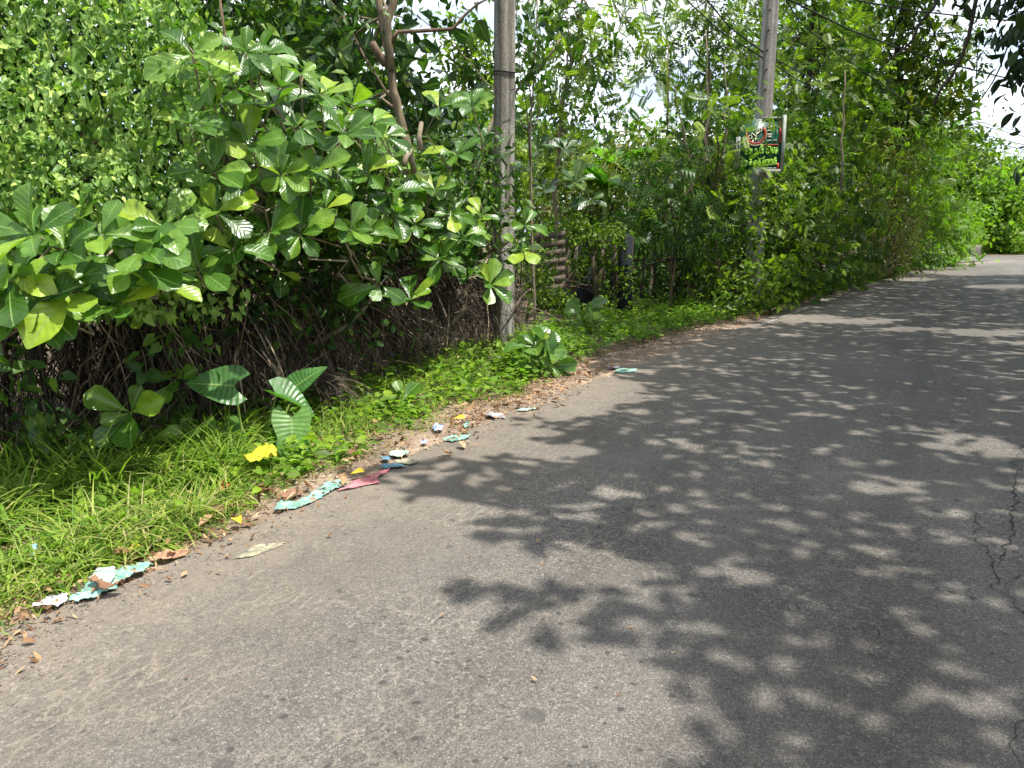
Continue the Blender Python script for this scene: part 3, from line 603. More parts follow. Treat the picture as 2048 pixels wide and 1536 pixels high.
# sign: a local frame, x right 0..W, z up 0..H, facing the camera side
def sign():
    d = 15.2; A = P(1474, 342, d); B = P(1566, 340, d + .1); Tp = P(1566, 230, d + .1); W = np.linalg.norm(B - A); H = abs(Tp[2] - B[2])
    ex = nrm(B - A); ez = np.array([0, 0, 1.]); ey = np.cross(ez, ex)
    if ey[1] < 0: ey = -ey                                        # pointing away from the camera
    R = np.stack([ex, ey, ez], 1)
    root = thing('sign_board', 'green painted sign board with lime lettering and pale frame, fixed on the farther pole', 'sign', A)
    def pt(x, z, y=0): return A + ex * x * W + ez * z * H + ey * y
    def slab(name, x0, x1, z0, z1, y0, y1, mat):
        V, T = box(pt((x0 + x1) / 2, (z0 + z1) / 2, (y0 + y1) / 2), ((x1 - x0) * W, y1 - y0, (z1 - z0) * H), R); return part(root, name, V, T, mat, smooth=False)
    slab('panel', 0.03, .93, .02, .93, .0, .02, m_signg)
    slab('frame_post', .93, 1.0, -.04, 1.0, -.02, .04, m_signw); slab('frame_post', -.04, .03, -.02, .62, -.02, .04, m_signw)
    slab('frame_rail', .40, .93, -.05, 0.015, -.03, .05, m_signw); slab('frame_rail', .5, .93, .935, .97, -.01, .04, m_signw)
    slab('red_stripe', .865, .915, .50, .885, -.006, -.001, m_signr); slab('red_stripe', .855, .905, .02, .13, -.006, -.001, m_signr)
    slab('red_stripe', .22, .86, .455, .475, -.006, -.001, m_signr)
    slab('white_strip', .35, .84, .025, .05, -.006, -.001, m_signw)
    for k, (x0, x1, z) in enumerate([(.60, .70, .71), (.59, .71, .64), (.62, .70, .60)]): slab('text_bar', x0, x1, z, z + .028, -.006, -.001, m_signt)
    def strokes(name, Ls, w_, mat, y=-.007):
        out_ = []
        for L_ in Ls:
            L_ = np.asarray(L_, float)
            c = np.array([pt(a, b, y) for a, b in L_]); 
            dd = nrm(np.gradient(c, axis=0)); sd_ = np.cross(dd, ey); V = []
            for q, s_ in zip(c, sd_): V += [q - s_ * w_ - ey * .003, q + s_ * w_ - ey * .003, q + s_ * w_ + ey * .004, q - s_ * w_ + ey * .004]
            T = []
            for i in range(len(c) - 1):
                for j in range(4): a0 = i * 4 + j; b0 = i * 4 + (j + 1) % 4; T += [(a0, b0, b0 + 4), (a0, b0 + 4, a0 + 4)]
            T += [(0, 1, 2), (0, 2, 3), (len(V) - 4, len(V) - 3, len(V) - 2), (len(V) - 4, len(V) - 2, len(V) - 1)]
            out_.append((np.array(V), np.array(T)))
        V, T = join(out_); part(root, name, V, T, mat, smooth=False)
    def arc(cx, cz, rx, rz, a0, a1, n=12): 
        t = np.radians(np.linspace(a0, a1, n)); return [(cx + rx * math.cos(a), cz + rz * math.sin(a)) for a in t]
    # red ring emblem with a small cream picture in it
    strokes('red_ring', [arc(.36, .66, .20, .17, 150, 400, 26)], .022, m_signr)
    strokes('ring_edge', [arc(.36, .66, .235, .20, 200, 410, 26)], .006, m_signt)
    strokes('emblem', [[(.36, .56), (.37, .66), (.35, .76)], [(.37, .66), (.44, .71)], [(.37, .62), (.28, .68), (.24, .64)], arc(.24, .61, .04, .03, 0, 340), arc(.45, .74, .03, .03, 0, 340), [(.30, .52), (.31, .56)]], .009, m_signt)
    strokes('small_lettering', [[(.29, .505), (.29, .545)], arc(.335, .525, .018, .02, 0, 350), arc(.385, .525, .018, .02, 60, 340), [(.41, .505), (.42, .545)]], .006, m_signk)
    strokes('lime_mark', [[(.15, .60), (.15, .72)], [(.13, .72), (.18, .72)], [(.13, .665), (.18, .665)], [(.13, .61), (.18, .61)]], .008, m_signl)
    # upper row of round letters
    def glyph(kind, x, z, s):
        a = lambda cx, cz, rx, rz, p, q: arc(x + cx * s, z + cz * s * 1.1, rx * s, rz * s * 1.1, p, q)
        if kind == 0: return [a(.25, .35, .25, .3, 20, 330), a(.5, .6, .3, .35, -80, 170)]
        if kind == 1: return [a(.3, .5, .3, .5, -200, 140), a(.3, .45, .12, .15, 0, 340)]
        if kind == 2: return [a(.25, .7, .22, .25, -90, 200), a(.3, .25, .3, .25, -190, 100)]
        if kind == 3: return [a(.35, .45, .35, .45, 60, 330), a(.45, .5, .14, .16, 0, 350), a(.3, 1.0, .2, .1, 0, 180)]
        if kind == 4: return [a(.3, .3, .28, .3, -170, 90), a(.2, .75, .2, .22, -60, 210), a(.55, .5, .1, .45, -90, 90)]
        return [a(.3, .5, .28, .45, 100, 420), [(x, z + .5 * s), (x + .55 * s, z + .5 * s)]]
    S1 = []
    for i, (kd, x, s) in enumerate([(1, .15, .07), (4, .24, .08), (2, .36, .09), (3, .46, .13), (0, .60, .13), (5, .72, .11), (1, .79, .10)]): S1 += glyph(kd, x, .30 + .01 * (i % 2), s)
    S1 += [arc(.50, .245, .07, .03, -180, 20), [(.44, .22), (.57, .22)]]
    strokes('lime_lettering', S1, .0095, m_signl)
    S2 = []
    for i, (kd, x, s) in enumerate([(2, .06, .09), (4, .15, .08), (1, .25, .09), (0, .34, .09), (3, .44, .09), (5, .54, .09), (4, .62, .10), (2, .71, .09), (3, .78, .10)]): S2 += glyph(kd, x, .09 + .008 * (i % 3), s)
    strokes('lime_lettering', S2, .0095, m_signl)
    strokes('faded_lettering', [arc(.62, .80, .02, .025, 0, 300), [(.66, .78), (.70, .82)], arc(.76, .80, .025, .02, 0, 200), arc(.80, .70, .02, .03, -90, 90), [(.6, .54), (.70, .55)], [(.74, .545), (.82, .55)]], .006, m_signt)
    strokes('side_lettering', [arc(-.005, .10 + k * .06, .018, .02, 40 * k, 40 * k + 260) for k in range(8)], .005, m_signk, y=-.025)
sign()

# fence, gate and pallet at the edge of the plot
def fence():
    d = 14.6
    root = thing('board_fence', 'old fence of grey and black upright boards under creepers, right of the slatted pallet', 'fence', G(1190, 632))
    for u, wd, lean, top, mt_ in [(1136, 11, -4, 466, m_wood), (1147, 8, 10, 470, m_wood), (1158, 12, -8, 476, m_wood), (1170, 30, 2, 480, m_blkpaint), (1190, 9, -9, 478, m_wood), (1199, 8, 8, 480, m_wood), (1208, 9, -7, 474, m_wood), (1219, 14, 3, 470, m_blkpaint), (1231, 9, -3, 466, m_wood), (1122, 9, 3, 470, m_wood)]:
        a = P(u - lean, 628, d); b = P(u + lean, top, d); w_ = wd * d / F
        V, T = box((0, 0, 0), (w_, .025, 1)); V = np.array([(p[0] + (a[0] + (b[0] - a[0]) * (p[2] + .5)), p[1] + d + random.uniform(-.004, .004), a[2] + (b[2] - a[2]) * (p[2] + .5)) for p in V])
        part(root, 'board', V, T, mt_, smooth=False)
    for z in (.45, 1.25):
        V, T = box(((P(1118, 500, d)[0] + P(1240, 500, d)[0]) / 2, d + .05, z), (122 * d / F, .05, .08)); part(root, 'rail', V, T, m_wood, smooth=False)
    g = thing('gate_post', 'thick black painted wooden post closing the board fence on its right', 'post', G(1250, 630))
    V, T = box(P(1250, 548, 14.3), (24 * 14.3 / F, .2, 1.48)); part(g, 'post_body', V, T, m_blkpaint, smooth=False)
    V, T = box(P(1262, 548, 14.25), (6 * 14.3 / F, .07, 1.5)); part(g, 'edge_board', V, T, m_dkbark, smooth=False)
    pl = thing('wooden_pallet', 'grey slatted wooden pallet propped upright between the near pole and the board fence', 'pallet', G(1105, 640))
    d = 13.6; R = Matrix.Rotation(-.5, 3, 'Z') @ Matrix.Rotation(math.radians(-12), 3, 'Y') if False else Matrix.Rotation(math.radians(-9), 3, 'Y')
    R = np.array(R)
    for k in range(9):
        V, T = box((0, 0, 0), (.56, .022, .10), R); V += P(1100 + random.uniform(-1, 1), 472 + k * 17.5, d); part(pl, 'slat', V, T, m_wood, smooth=False)
    for u in (1078, 1119):
        V, T = box(P(u, 545, d + .06), (.07, .09, 1.4)); part(pl, 'stringer', V, T, m_wood, smooth=False)
fence()
V, T = box((0, 0, 0), (1.0, .8, .75), np.array(Matrix.Rotation(.4, 3, 'Z'))); mb = P(1943, 497, 56); 
blk = link('marker_block', mk_mesh('marker_block', V, T, m_block, smooth=False), None, (mb[0], mb[1], .38)); tag(blk, 'small brown concrete block beside the far bend of the road', 'concrete block')
bv = blk.modifiers.new('b', 'BEVEL'); bv.width = .05; bv.segments = 2

# ================================================================== FOREGROUND SEA ALMOND BUSHES
def D0(u): return float(np.interp(u, [-600, 0, 300, 420, 520, 620, 700, 850, 930, 1000, 1090], [3.9, 3.9, 4.15, 4.7, 5.1, 5.5, 6.0, 7.2, 8.0, 8.8, 9.4]))
def almond_bush(label, base, keys, poly, nfill, sz=.31, kb=.3):
    root = thing('sea_almond_bush', label, 'bush', base, 'broad leaved bushes along the verge')
    lb = LB(); cs = []
    for (u, v, n, s, up_) in keys:
        c = P(u, v, D0(u)); ax = np.array([random.gauss(0, .22) + .12, -.62 + random.gauss(0, .15), up_]); rosette(lb, c, ax, n, sz * s, 1.2, kb=kb); cs.append(c)
    k = 0; x0, x1 = min(p[0] for p in poly), max(p[0] for p in poly); y0, y1 = min(p[1] for p in poly), max(p[1] for p in poly)
    while k < nfill:
        u, v = random.uniform(x0, x1), random.uniform(y0, y1)
        if not inpoly([u], [v], poly)[0]: continue
        lay = random.random() ** .7; c = P(u, v, D0(u) + .15 + lay * (.5 + .1 * D0(u))); ax = np.array([random.gauss(.05, .4), -.45 + random.gauss(0, .3), .75])
        rosette(lb, c, ax, random.choice([5, 6, 7]), sz * random.uniform(.75, 1.0), 1.2); cs.append(c); k += 1
    emit(root, lb, ALM, m_almond, nmax=300, minpx=5)
    Ls = []
    b = np.asarray(base, float); mids = [b + np.array([random.gauss(0, .5), .1 + random.random() * .5, random.uniform(.7, 1.4)]) for _ in range(5)]
    for m_ in mids: Ls.append(tube(curve(b, m_, 0, .08), np.linspace(.035, .02, 7), 6))
    for c in cs:
        m_ = min(mids, key=lambda q: np.linalg.norm(q - c) + random.random() * .6); Ls.append(tube(curve(m_, c, -.05, .05), np.linspace(.014, .006, 7), 5))
    V, T = join(Ls); part(root, 'branches', V, T, m_twig); return root
def gb(u, dd=.7): g = verge(u, 0); return g + np.array([-.35, .85, 0]) * dd
almond_bush('broad leaved bush at the left edge with large glossy rosettes leaning over the grass', gb(150),
    [(70, 470, 6, 1.05, .5), (205, 470, 6, .85, .7), (155, 585, 8, 1.15, .75), (20, 560, 6, 1.0, .8), (75, 605, 7, 1.0, .6), (315, 575, 7, 1.0, .85), (330, 455, 7, .95, .7), (260, 540, 6, .95, .5), (130, 500, 6, .9, .6), (240, 610, 5, .9, .6), (-60, 540, 7, 1.1, .7), (400, 540, 5, .8, .6), (15, 640, 5, .8, .5), (290, 500, 6, .9, .8)],
    [(-420, 430), (60, 430), (330, 420), (420, 520), (390, 590), (250, 640), (0, 650), (-420, 650)], 28, .295, .48)
almond_bush('tall broad leaved bush in the middle spilling down in front of the creeper mass', gb(520),
    [(420, 150, 7, .95, .8), (385, 110, 5, 1.0, .5), (490, 105, 6, .9, .9), (430, 215, 6, .9, .7), (550, 215, 7, .95, .8), (640, 190, 6, .9, .9), (600, 255, 6, .9, .7), (500, 290, 7, .9, .6), (430, 345, 6, .95, .5), (560, 350, 8, 1.0, .7), (625, 345, 7, 1.0, .6), (690, 270, 7, 1.0, .7), (430, 425, 7, 1.0, .6), (465, 500, 6, .9, .6), (540, 465, 7, 1.0, .7), (600, 470, 7, 1.0, .6), (380, 250, 6, .9, .8), (480, 400, 6, .9, .5), (650, 420, 6, .9, .7), (530, 110, 6, .85, .9), (600, 150, 5, .85, .9), (470, 180, 7, .9, .8)],
    [(370, 70), (560, 90), (690, 180), (730, 330), (680, 500), (560, 545), (410, 520), (360, 300)], 62, .26, .42)
almond_bush('broad leaved bush reaching across the base of the near concrete pole', gb(850, .5),
    [(770, 270, 7, 1.0, .7), (745, 250, 5, 1.0, .9), (735, 345, 7, 1.0, .7), (790, 430, 8, 1.0, .6), (780, 385, 6, .9, .8), (830, 450, 6, .9, .6), (915, 310, 7, 1.15, .8), (878, 215, 5, 1.0, .9), (945, 215, 6, 1.05, .8), (900, 430, 6, .9, .8), (925, 475, 8, 1.05, .7), (980, 570, 9, 1.25, .7), (820, 600, 8, 1.1, .6), (760, 570, 4, 1.2, .3), (1045, 500, 7, 1.15, .6), (870, 380, 6, .9, .8), (700, 460, 7, 1.0, .6), (735, 470, 6, .95, .5), (880, 520, 6, .9, .7), (960, 430, 6, .9, .9), (1050, 450, 5, 1.0, .8)],
    [(690, 180), (790, 300), (870, 350), (960, 400), (1000, 470), (960, 560), (870, 540), (780, 500), (690, 500), (680, 260)], 52, .265, .42)

# dark big-leaved tree behind, with its forked trunk
tb = P(830, 600, 8.6); tb[2] = 0
plant('sea_almond_tree', 'dark broad leaved tree with forked pale trunk behind the bushes, left of the near pole', 'tree', tb,
      [CL(620, 60, 9.6, 130, 120, .9), CL(480, -90, 9.4, 120, 80, .8), CL(820, 190, 10.8, 95, 85, .8), CL(720, 230, 10.4, 110, 80, .7), CL(690, -60, 10.2, 140, 80, 1.), CL(860, 260, 11.2, 110, 60, .7), CL(560, 140, 9.5, 80, 90, .7), CL(640, 190, 9.8, 80, 80, .6), CL(860, -190, 10, 160, 60, 1.2), CL(540, -240, 10, 200, 90, 1.5)],
      ALM, m_almond_dark, .32, 3.6, [P(818, 330, 8.5), P(797, 220, 8.5), P(780, 130, 8.5), P(765, 60, 8.5), P(752, -60, 8.6), P(740, -260, 9)], m_limb, 10, 6, .35, .5, .055, nmax=260, area=.36)
t2 = thing('leaning_limb', 'second limb of pale mottled wood rising beside the forked trunk', 'branch', P(780, 130, 10.1))
V, T = tube(np.array([P(781, 140, 8.45), P(778, 90, 8.4), P(775, 45, 8.4), P(787, 5, 8.4), P(792, -80, 8.4)]), [.045, .042, .04, .04, .03], 8); part(t2, 'limb', V, T, m_limb)
V, T = tube(np.array([P(772, 128, 8.45), P(760, 112, 8.4), P(751, 98, 8.4), P(745, 84, 8.4)]), [.05, .045, .04, .03], 7); part(t2, 'stub', V, T, m_bark)
V, T = tube(np.array([P(782, 85, 8.4), P(795, 64, 8.4), P(835, 62, 8.5), P(905, 58, 8.6), P(930, 30, 8.6), P(955, 8, 8.6), P(990, -10, 8.6)]), [.03, .022, .02, .018, .015, .012, .01], 6); part(t2, 'side_branch', V, T, m_bark)
br = thing('bare_branch', 'bare grey branch slanting up behind the near pole to the right', 'branch', P(930, 395, 11))
V, T = tube(np.array([P(925, 400, 10.8), P(950, 330, 11), P(990, 230, 11.3), P(1030, 185, 11.5), P(1100, 110, 12), P(1125, 70, 12.2), P(1120, 20, 12.3)]), [.035, .03, .026, .024, .02, .015, .01], 6); part(br, 'branch_wood', V, T, m_twig)
V, T = tube(np.array([P(930, 397, 10.8), P(960, 375, 10.7), P(1000, 345, 10.6)]), [.028, .025, .022], 6); part(br, 'side_branch', V, T, m_twig)
br = thing('cut_stump', 'broken brown stump with splinters among the broad leaves below the forked trunk', 'stump', P(825, 330, 7.3))
for q in ([P(815, 295, 7.2), P(822, 310, 7.2), P(828, 345, 7.3)], [P(843, 245, 7.4), P(838, 275, 7.3), P(842, 300, 7.3)], [P(822, 300, 7.2), P(812, 315, 7.15), P(808, 330, 7.1)]):
    V, T = tube(np.array(q), [.02, .024, .03] if q[0][0] < 0 else [.02, .02, .02], 6); part(br, 'splinter', V, T, m_twig)

# ------------------------------------------------------------------ creeper mass, upper left
def creeper():
    root = thing('creeper_mass', 'tall mound of small heart leaved creeper filling the upper left', 'creeper', gb(100, 1.0))
    lb = LB()
    def top(u): return np.interp(u, [-900, 0, 250, 330, 420, 470], [-420, -330, -260, -60, 60, 200])
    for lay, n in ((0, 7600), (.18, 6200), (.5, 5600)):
        u = RNG.uniform(-900, 500, n); v = RNG.uniform(-420, 640, n)
        q = (v > top(u)) & ((u < 400) | (RNG.random(n) < .5)); u, v = u[q], v[q]
        base = np.array([P(a, b, 4.55 + .35 * max(0, (250 - b)) / 250 * 1.0 + (max(0, a - 250) / 250) * .6 + lay) for a, b in zip(u, v)])
        k = np.array([noise.noise(Vector(p * 1.7)) * .38 + noise.noise(Vector(p * 5)) * .12 for p in base])
        r = nrm(base - np.array([0, 0, CH])); Pn = base + r * k[:, None]
        m = len(Pn); N = nrm(np.array([.1, -.55, .65]) + RNG.normal(0, .42, (m, 3))); D = nrm(np.array([0.05, -.3, -.75]) + RNG.normal(0, .5, (m, 3)))
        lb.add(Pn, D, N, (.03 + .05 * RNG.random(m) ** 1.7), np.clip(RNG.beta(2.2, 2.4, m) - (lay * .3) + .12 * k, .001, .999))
    # long shoots with tiny pale leaves
    for i in range(420):
        u, v = random.uniform(-500, 410), random.uniform(-300, 420); c = P(u, v, 4.35 + .35 * max(0, 250 - v) / 250); a = random.uniform(-1, 1)
        m = 9; t = np.linspace(0, 1, m)[:, None]; pts = c + np.array([a * .25, -.08, -.22 if random.random() < .6 else .15]) * t + RNG.normal(0, .015, (m, 3))
        lb.add(pts, RNG.normal(0, 1, (m, 3)), nrm(np.array([0, -.5, .6]) + RNG.normal(0, .4, (m, 3))), RNG.uniform(.02, .04, m), RNG.uniform(.7, .99, m))
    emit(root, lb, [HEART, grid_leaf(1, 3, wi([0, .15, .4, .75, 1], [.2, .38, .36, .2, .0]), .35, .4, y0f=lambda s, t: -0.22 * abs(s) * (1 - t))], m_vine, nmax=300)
    Ls = [tube(curve(gb(-300 + 110 * i, 1.0), P(-200 + 90 * i, random.uniform(-100, 200), 5.4), .1, .06), np.linspace(.03, .008, 7), 5) for i in range(8)]
    V, T = join(Ls); part(root, 'woody_stems', V, T, m_bark)
creeper()

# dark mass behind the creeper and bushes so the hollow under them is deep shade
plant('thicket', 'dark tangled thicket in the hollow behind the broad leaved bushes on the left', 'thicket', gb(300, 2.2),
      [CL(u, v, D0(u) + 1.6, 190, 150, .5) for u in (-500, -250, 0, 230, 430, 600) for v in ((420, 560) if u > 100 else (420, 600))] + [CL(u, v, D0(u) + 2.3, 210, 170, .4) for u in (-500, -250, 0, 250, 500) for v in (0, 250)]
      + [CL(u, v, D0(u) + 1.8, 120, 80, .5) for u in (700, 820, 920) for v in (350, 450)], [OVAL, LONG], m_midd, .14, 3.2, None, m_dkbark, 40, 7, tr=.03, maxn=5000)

# ------------------------------------------------------------------ curtains of dead fronds under the bushes
def fronds(label, u0, u1, n, top, lit=0, dd=.35):
    root = thing('dead_frond_clump', label, 'dead fronds', gb((u0 + u1) / 2, dd), 'dead fronds under the bushes')
    lb = LB()
    nc = max(4, n // 70)
    cs = [(random.uniform(u0, u1), random.uniform(top, top + 190)) for _ in range(nc)]
    for (u, v) in cs:
        d = dh(u) + random.uniform(-.05, .75) + .15; c = P(u, v, d); m = n // nc; ang = random.uniform(-.9, .9)
        D = nrm(np.array([math.sin(ang) * .7, -.25, -.75 if random.random() < .75 else .1]) + RNG.normal(0, .26, (m, 3))); N = nrm(np.array([0, -.5, .7]) + RNG.normal(0, .4, (m, 3)))
        pp = c + RNG.normal(0, .11, (m, 3)) * np.array([1.2, 1, 1.3])
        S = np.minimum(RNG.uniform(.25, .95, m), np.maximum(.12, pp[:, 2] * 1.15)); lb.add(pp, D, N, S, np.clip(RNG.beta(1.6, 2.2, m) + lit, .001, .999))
    # stalks standing and leaning
    m = n // 16; uu = RNG.uniform(u0, u1, m); pp = np.array([verge(a, 0) + np.array([0, random.uniform(0, .6), 0]) for a in uu])
    lb.add(pp, nrm(np.array([0, 0, 1]) + RNG.normal(0, .4, (m, 3))), RNG.normal(0, 1, (m, 3)), RNG.uniform(.3, 1.1, m))
    emit(root, lb, STR, m_straw, stuff='strands')
    Ls = [tube(curve(gb(random.uniform(u0, u1), .1 + random.random() * .5), P(random.uniform(u0, u1), random.uniform(top - 40, top + 80), dh((u0 + u1) / 2) + .5), .02, .05), np.linspace(.012, .006, 7), 5) for _ in range(7)]
    V, T = join(Ls); part(root, 'stalks', V, T, m_bark)
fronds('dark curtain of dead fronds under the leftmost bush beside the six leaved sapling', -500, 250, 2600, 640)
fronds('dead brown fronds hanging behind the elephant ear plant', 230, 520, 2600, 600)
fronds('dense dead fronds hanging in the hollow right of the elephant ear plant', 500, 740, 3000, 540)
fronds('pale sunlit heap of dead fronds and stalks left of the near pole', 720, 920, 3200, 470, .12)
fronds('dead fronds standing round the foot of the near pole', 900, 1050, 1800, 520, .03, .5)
plant('ground_creeper', 'small green creeper leaves climbing in the dark hollow at the left edge', 'creeper', gb(60, .3),
      [CL(u, v, D0(u) + .55, 70, 50, .15) for u, v in ((-150, 800), (20, 720), (60, 800), (110, 870), (30, 900), (180, 930), (-80, 880), (340, 700), (380, 900))], [HEART], m_midd, .085, .9, None, m_bark, 10, 5, .7, .3, .012, brr=.004)
plant('ground_creeper', 'small green creeper leaves round the foot of the near pole and the sapling beside it', 'creeper', gb(1000, -.2),
      [CL(u, v, d_, 45, 22, .25) for u, v, d_ in ((930, 740, 8.2), (985, 735, 8.4), (1020, 715, 8.9), (1060, 745, 8.2), (960, 765, 7.6), (1130, 690, 10))], [OVAL, HEART], m_bright, .07, 1.7, None, m_bark, 6, 6, .2, .5, .01, brr=.004)
# arching bundle of dry strands in the sun
def bundle():
    root = thing('dry_strand_bundle', 'pale arching bundle of dry strands just right of the elephant ear plant', 'dead fronds', P(640, 800, 6.4))
    lb = LB(); c = P(632, 772, 6.35); m = 150
    D = nrm(np.array([1.0, -.2, .35]) + RNG.normal(0, .3, (m, 3))); lb.add(c + RNG.normal(0, .05, (m, 3)), D, nrm(np.array([0, -.3, 1]) + RNG.normal(0, .3, (m, 3))), RNG.uniform(.3, .75, m), RNG.uniform(.6, .99, m))
    emit(root, lb, STR[1:2], m_straw, stuff='strands')
bundle()

# ------------------------------------------------------------------ single low plants
def low_almond(label, base, keys, size, name='almond_sapling', mat=None, R=None):
    root = thing(name, label, 'sapling', base); lb = LB(); Ls = []
    for (p, ax, n, s) in keys:
        rosette(lb, p, ax, n, size * s, 1.1, .12, None if R is None else R + random.uniform(-.15, .15)); Ls.append(tube(curve(base, p, 0, .04, 6), np.linspace(.014, .007, 6), 5))
    emit(root, lb, ALM, mat or m_almond, nmax=60, minpx=3); V, T = join(Ls); part(root, 'stem', V, T, m_stemg)
d = 5.0
low_almond('low sapling with six round glossy leaves under the left bush', verge(250, -.05), [(P(262, 825, 4.75), (.05, -.8, .45), 6, 1.0), (P(350, 760, 5.1), (.1, -.8, .3), 4, .9), (P(300, 880, 4.95), (.3, -.5, .3), 3, .9)], .29, R=.7)
low_almond('bright broad leaved sapling at the road edge just right of the near pole', G(1085, 752), [(P(1070, 695, 8.2), (-.3, -.3, .9), 6, 1.0), (P(1095, 705, 8.2), (.5, -.3, .7), 7, 1.0), (P(1060, 715, 8.3), (-.5, -.4, .6), 5, .9), (P(1100, 730, 8.1), (.3, -.6, .1), 6, .9)], .35, R=.66)
low_almond('tiny yellow green seedling in the weeds left of the near pole', G(808, 822), [(P(806, 798, 6.55), (0, -.3, .9), 6, 1.0), (P(790, 810, 6.5), (-.5, -.3, .6), 4, .8)], .25, R=.85)
low_almond('small shaded sapling with toothed leaves in the grass before the pallet', G(1160, 655), [(P(1165, 632, 12.2), (-.3, -.4, .7), 6, 1.0), (P(1185, 640, 12.0), (.5, -.4, .5), 4, .9)], .42)
low_almond('dark broad leaved sapling hanging high right of the near pole', gb(1120, 1.5), [(P(1150, 365, 13), (0, -.4, .6), 8, 1.1), (P(1090, 380, 12.5), (-.3, -.4, .7), 6, 1.0), (P(1180, 400, 13), (.3, -.4, .3), 5, 1.0), (P(1130, 300, 12.6), (.1, -.4, .7), 6, 1.0), (P(1075, 300, 12.6), (-.1, -.4, .5), 6, 1.0)], .34, mat=m_almond_dark)

def elephant_ear():
    b = G(505, 905); root = thing('elephant_ear_plant', 'elephant ear plant with large ribbed heart leaves standing on the grass verge', 'plant', b)
    # attachment pixel, distance, tip direction, normal, size, variant
    S = [((468, 772), 5.1, (-.8, -.2, .12), (.1, -.88, .5), .32, 0), ((552, 792), 5.3, (.65, .1, -.25), (-.55, -.2, .75), .30, 1), ((592, 772), 5.6, (.75, .2, .55), (-.2, -.6, .75), .27, 0),
         ((583, 835), 5.2, (.1, -.45, -.75), (.25, -.8, .45), .30, 0), ((445, 860), 5.3, (.5, -.3, -.35), (.1, -.7, .7), .30, 0), ((400, 855), 5.2, (0, -.4, -.7), (.2, -.75, .5), .27, 1), ((370, 810), 5.5, (-.5, -.2, -.4), (-.1, -.7, .6), .28, 0),
         ((575, 900), 5.0, (.3, -.3, -.7), (.6, -.5, .3), .28, 1), ((365, 880), 5.3, (.1, -.4, -.6), (0, -.8, .5), .17, 0)]
    for (uv_, d, D, N, s, k) in S:
        p = P(uv_[0], uv_[1], d); D = nrm(np.array(D, float)); X = nrm(np.cross(D, N)); N = np.cross(X, D)
        tm = ALO[k]; V = p + s * (tm[0][:, 0:1] * X + tm[0][:, 1:2] * D + tm[0][:, 2:3] * N); part(root, 'leaf', V, tm[1], m_alo, tm[2])
        bb = b + np.array([random.uniform(-.05, .05), random.uniform(-.03, .05), 0]); 
        if uv_[0] < 480 and uv_[1] > 800: bb = G(uv_[0] + 40, 915)
        c = curve(bb, p, -.08, .03, 8); V, T = tube(c, np.linspace(.013, .006, 8), 6); part(root, 'stalk', V, T, m_stemg)
    V, T = tube(np.array([b + [0, 0, .02], P(508, 875, 5.2), P(520, 872, 5.15), P(545, 895, 5.05), P(575, 915, 4.95)]), .010, 6); part(root, 'fallen_stalk', V, T, m_stemg)
elephant_ear()
fern = thing('fern_frond', 'small bright fern frond poking out of the dark between the two right bushes', 'fern', P(640, 470, 6.2)); lb = LB()
lb.add(P(645, 480, 6.2), (.8, -.1, .35), (-.1, -.8, .6), .34, .9); lb.add(P(640, 470, 6.3), (.5, -.1, .5), (-.1, -.8, .6), .25, .8); emit(fern, lb, [compound(12, .07, .22, .05)], m_bright, nmax=3, minpx=2)

# ================================================================== BACKGROUND VEGETATION
def bz(u, d): p = P(u, 600, d); p[2] = 0; return p
plant('far_tree', 'round topped small leaved tree seen against the sky left of the near pole', 'tree', bz(950, 34),
      [CL(945, 95, 34, 62, 50), CL(905, 110, 34, 40, 45), CL(975, 150, 34, 50, 60), CL(930, 180, 34, 70, 50), CL(960, 260, 34, 80, 80), CL(1010, 230, 33, 40, 50)], [OVAL], m_mid, .34, 2.4, [P(950, 300, 34), P(945, 150, 34)], m_bark, 14, tr=.14, maxn=9000, brr=.03)
plant('background_tree', 'loose leafy tree filling the gap behind the near pole below the sky', 'tree', bz(960, 17),
      [CL(900, 330, 17, 90, 60), CL(1000, 350, 18, 90, 80), CL(960, 250, 18, 60, 60), CL(1060, 290, 17, 70, 80), CL(920, 420, 16, 100, 60)], [SPRAY2, SPRAY], m_mid, .30, 1.7, [P(960, 300, 17)], m_bark, 12, tr=.08)
plant('feathery_tree', 'tall tree with feathery compound leaves just right of the near pole', 'tree', bz(1130, 15),
      [CL(1120, 40, 14, 75, 75, .9), CL(1090, 130, 13.5, 40, 50, .5), CL(1230, 60, 14.5, 90, 60, .9), CL(1180, 130, 14, 80, 45, .8), CL(1270, 130, 15, 60, 55, .8), CL(1150, 220, 14, 95, 55, .8), CL(1060, 210, 13, 45, 60, .6), CL(1290, 30, 15, 45, 80, .8), CL(1180, -90, 14, 170, 70, 1.5), CL(1100, 310, 14, 60, 45, .6)],
      [PINN, PINN, SPRAY], m_mid, .30, 1.5, [P(1110, 400, 15), P(1125, 200, 14.7), P(1160, 50, 14.5), P(1180, -120, 14.5)], m_twig, 22, 4, .3, .7, .05, area=.30, brr=.012)
plant('round_leaf_climber', 'climber with round drooping leaves hanging from above beside the near pole', 'creeper', bz(1070, 12),
      [CL(1065, 30, 11.5, 22, 60, .3), CL(1075, 110, 11.5, 25, 50, .3), CL(1110, 50, 12, 30, 40, .3), CL(925, 0, 10.5, 50, 18, .3), CL(790, 20, 10, 30, 60, .3)], [HEART, ALM[0]], m_midd, .15, 1.7, [P(1060, 300, 12), P(1075, 0, 12)], m_twig, 8, 5, .8, .2, .02)
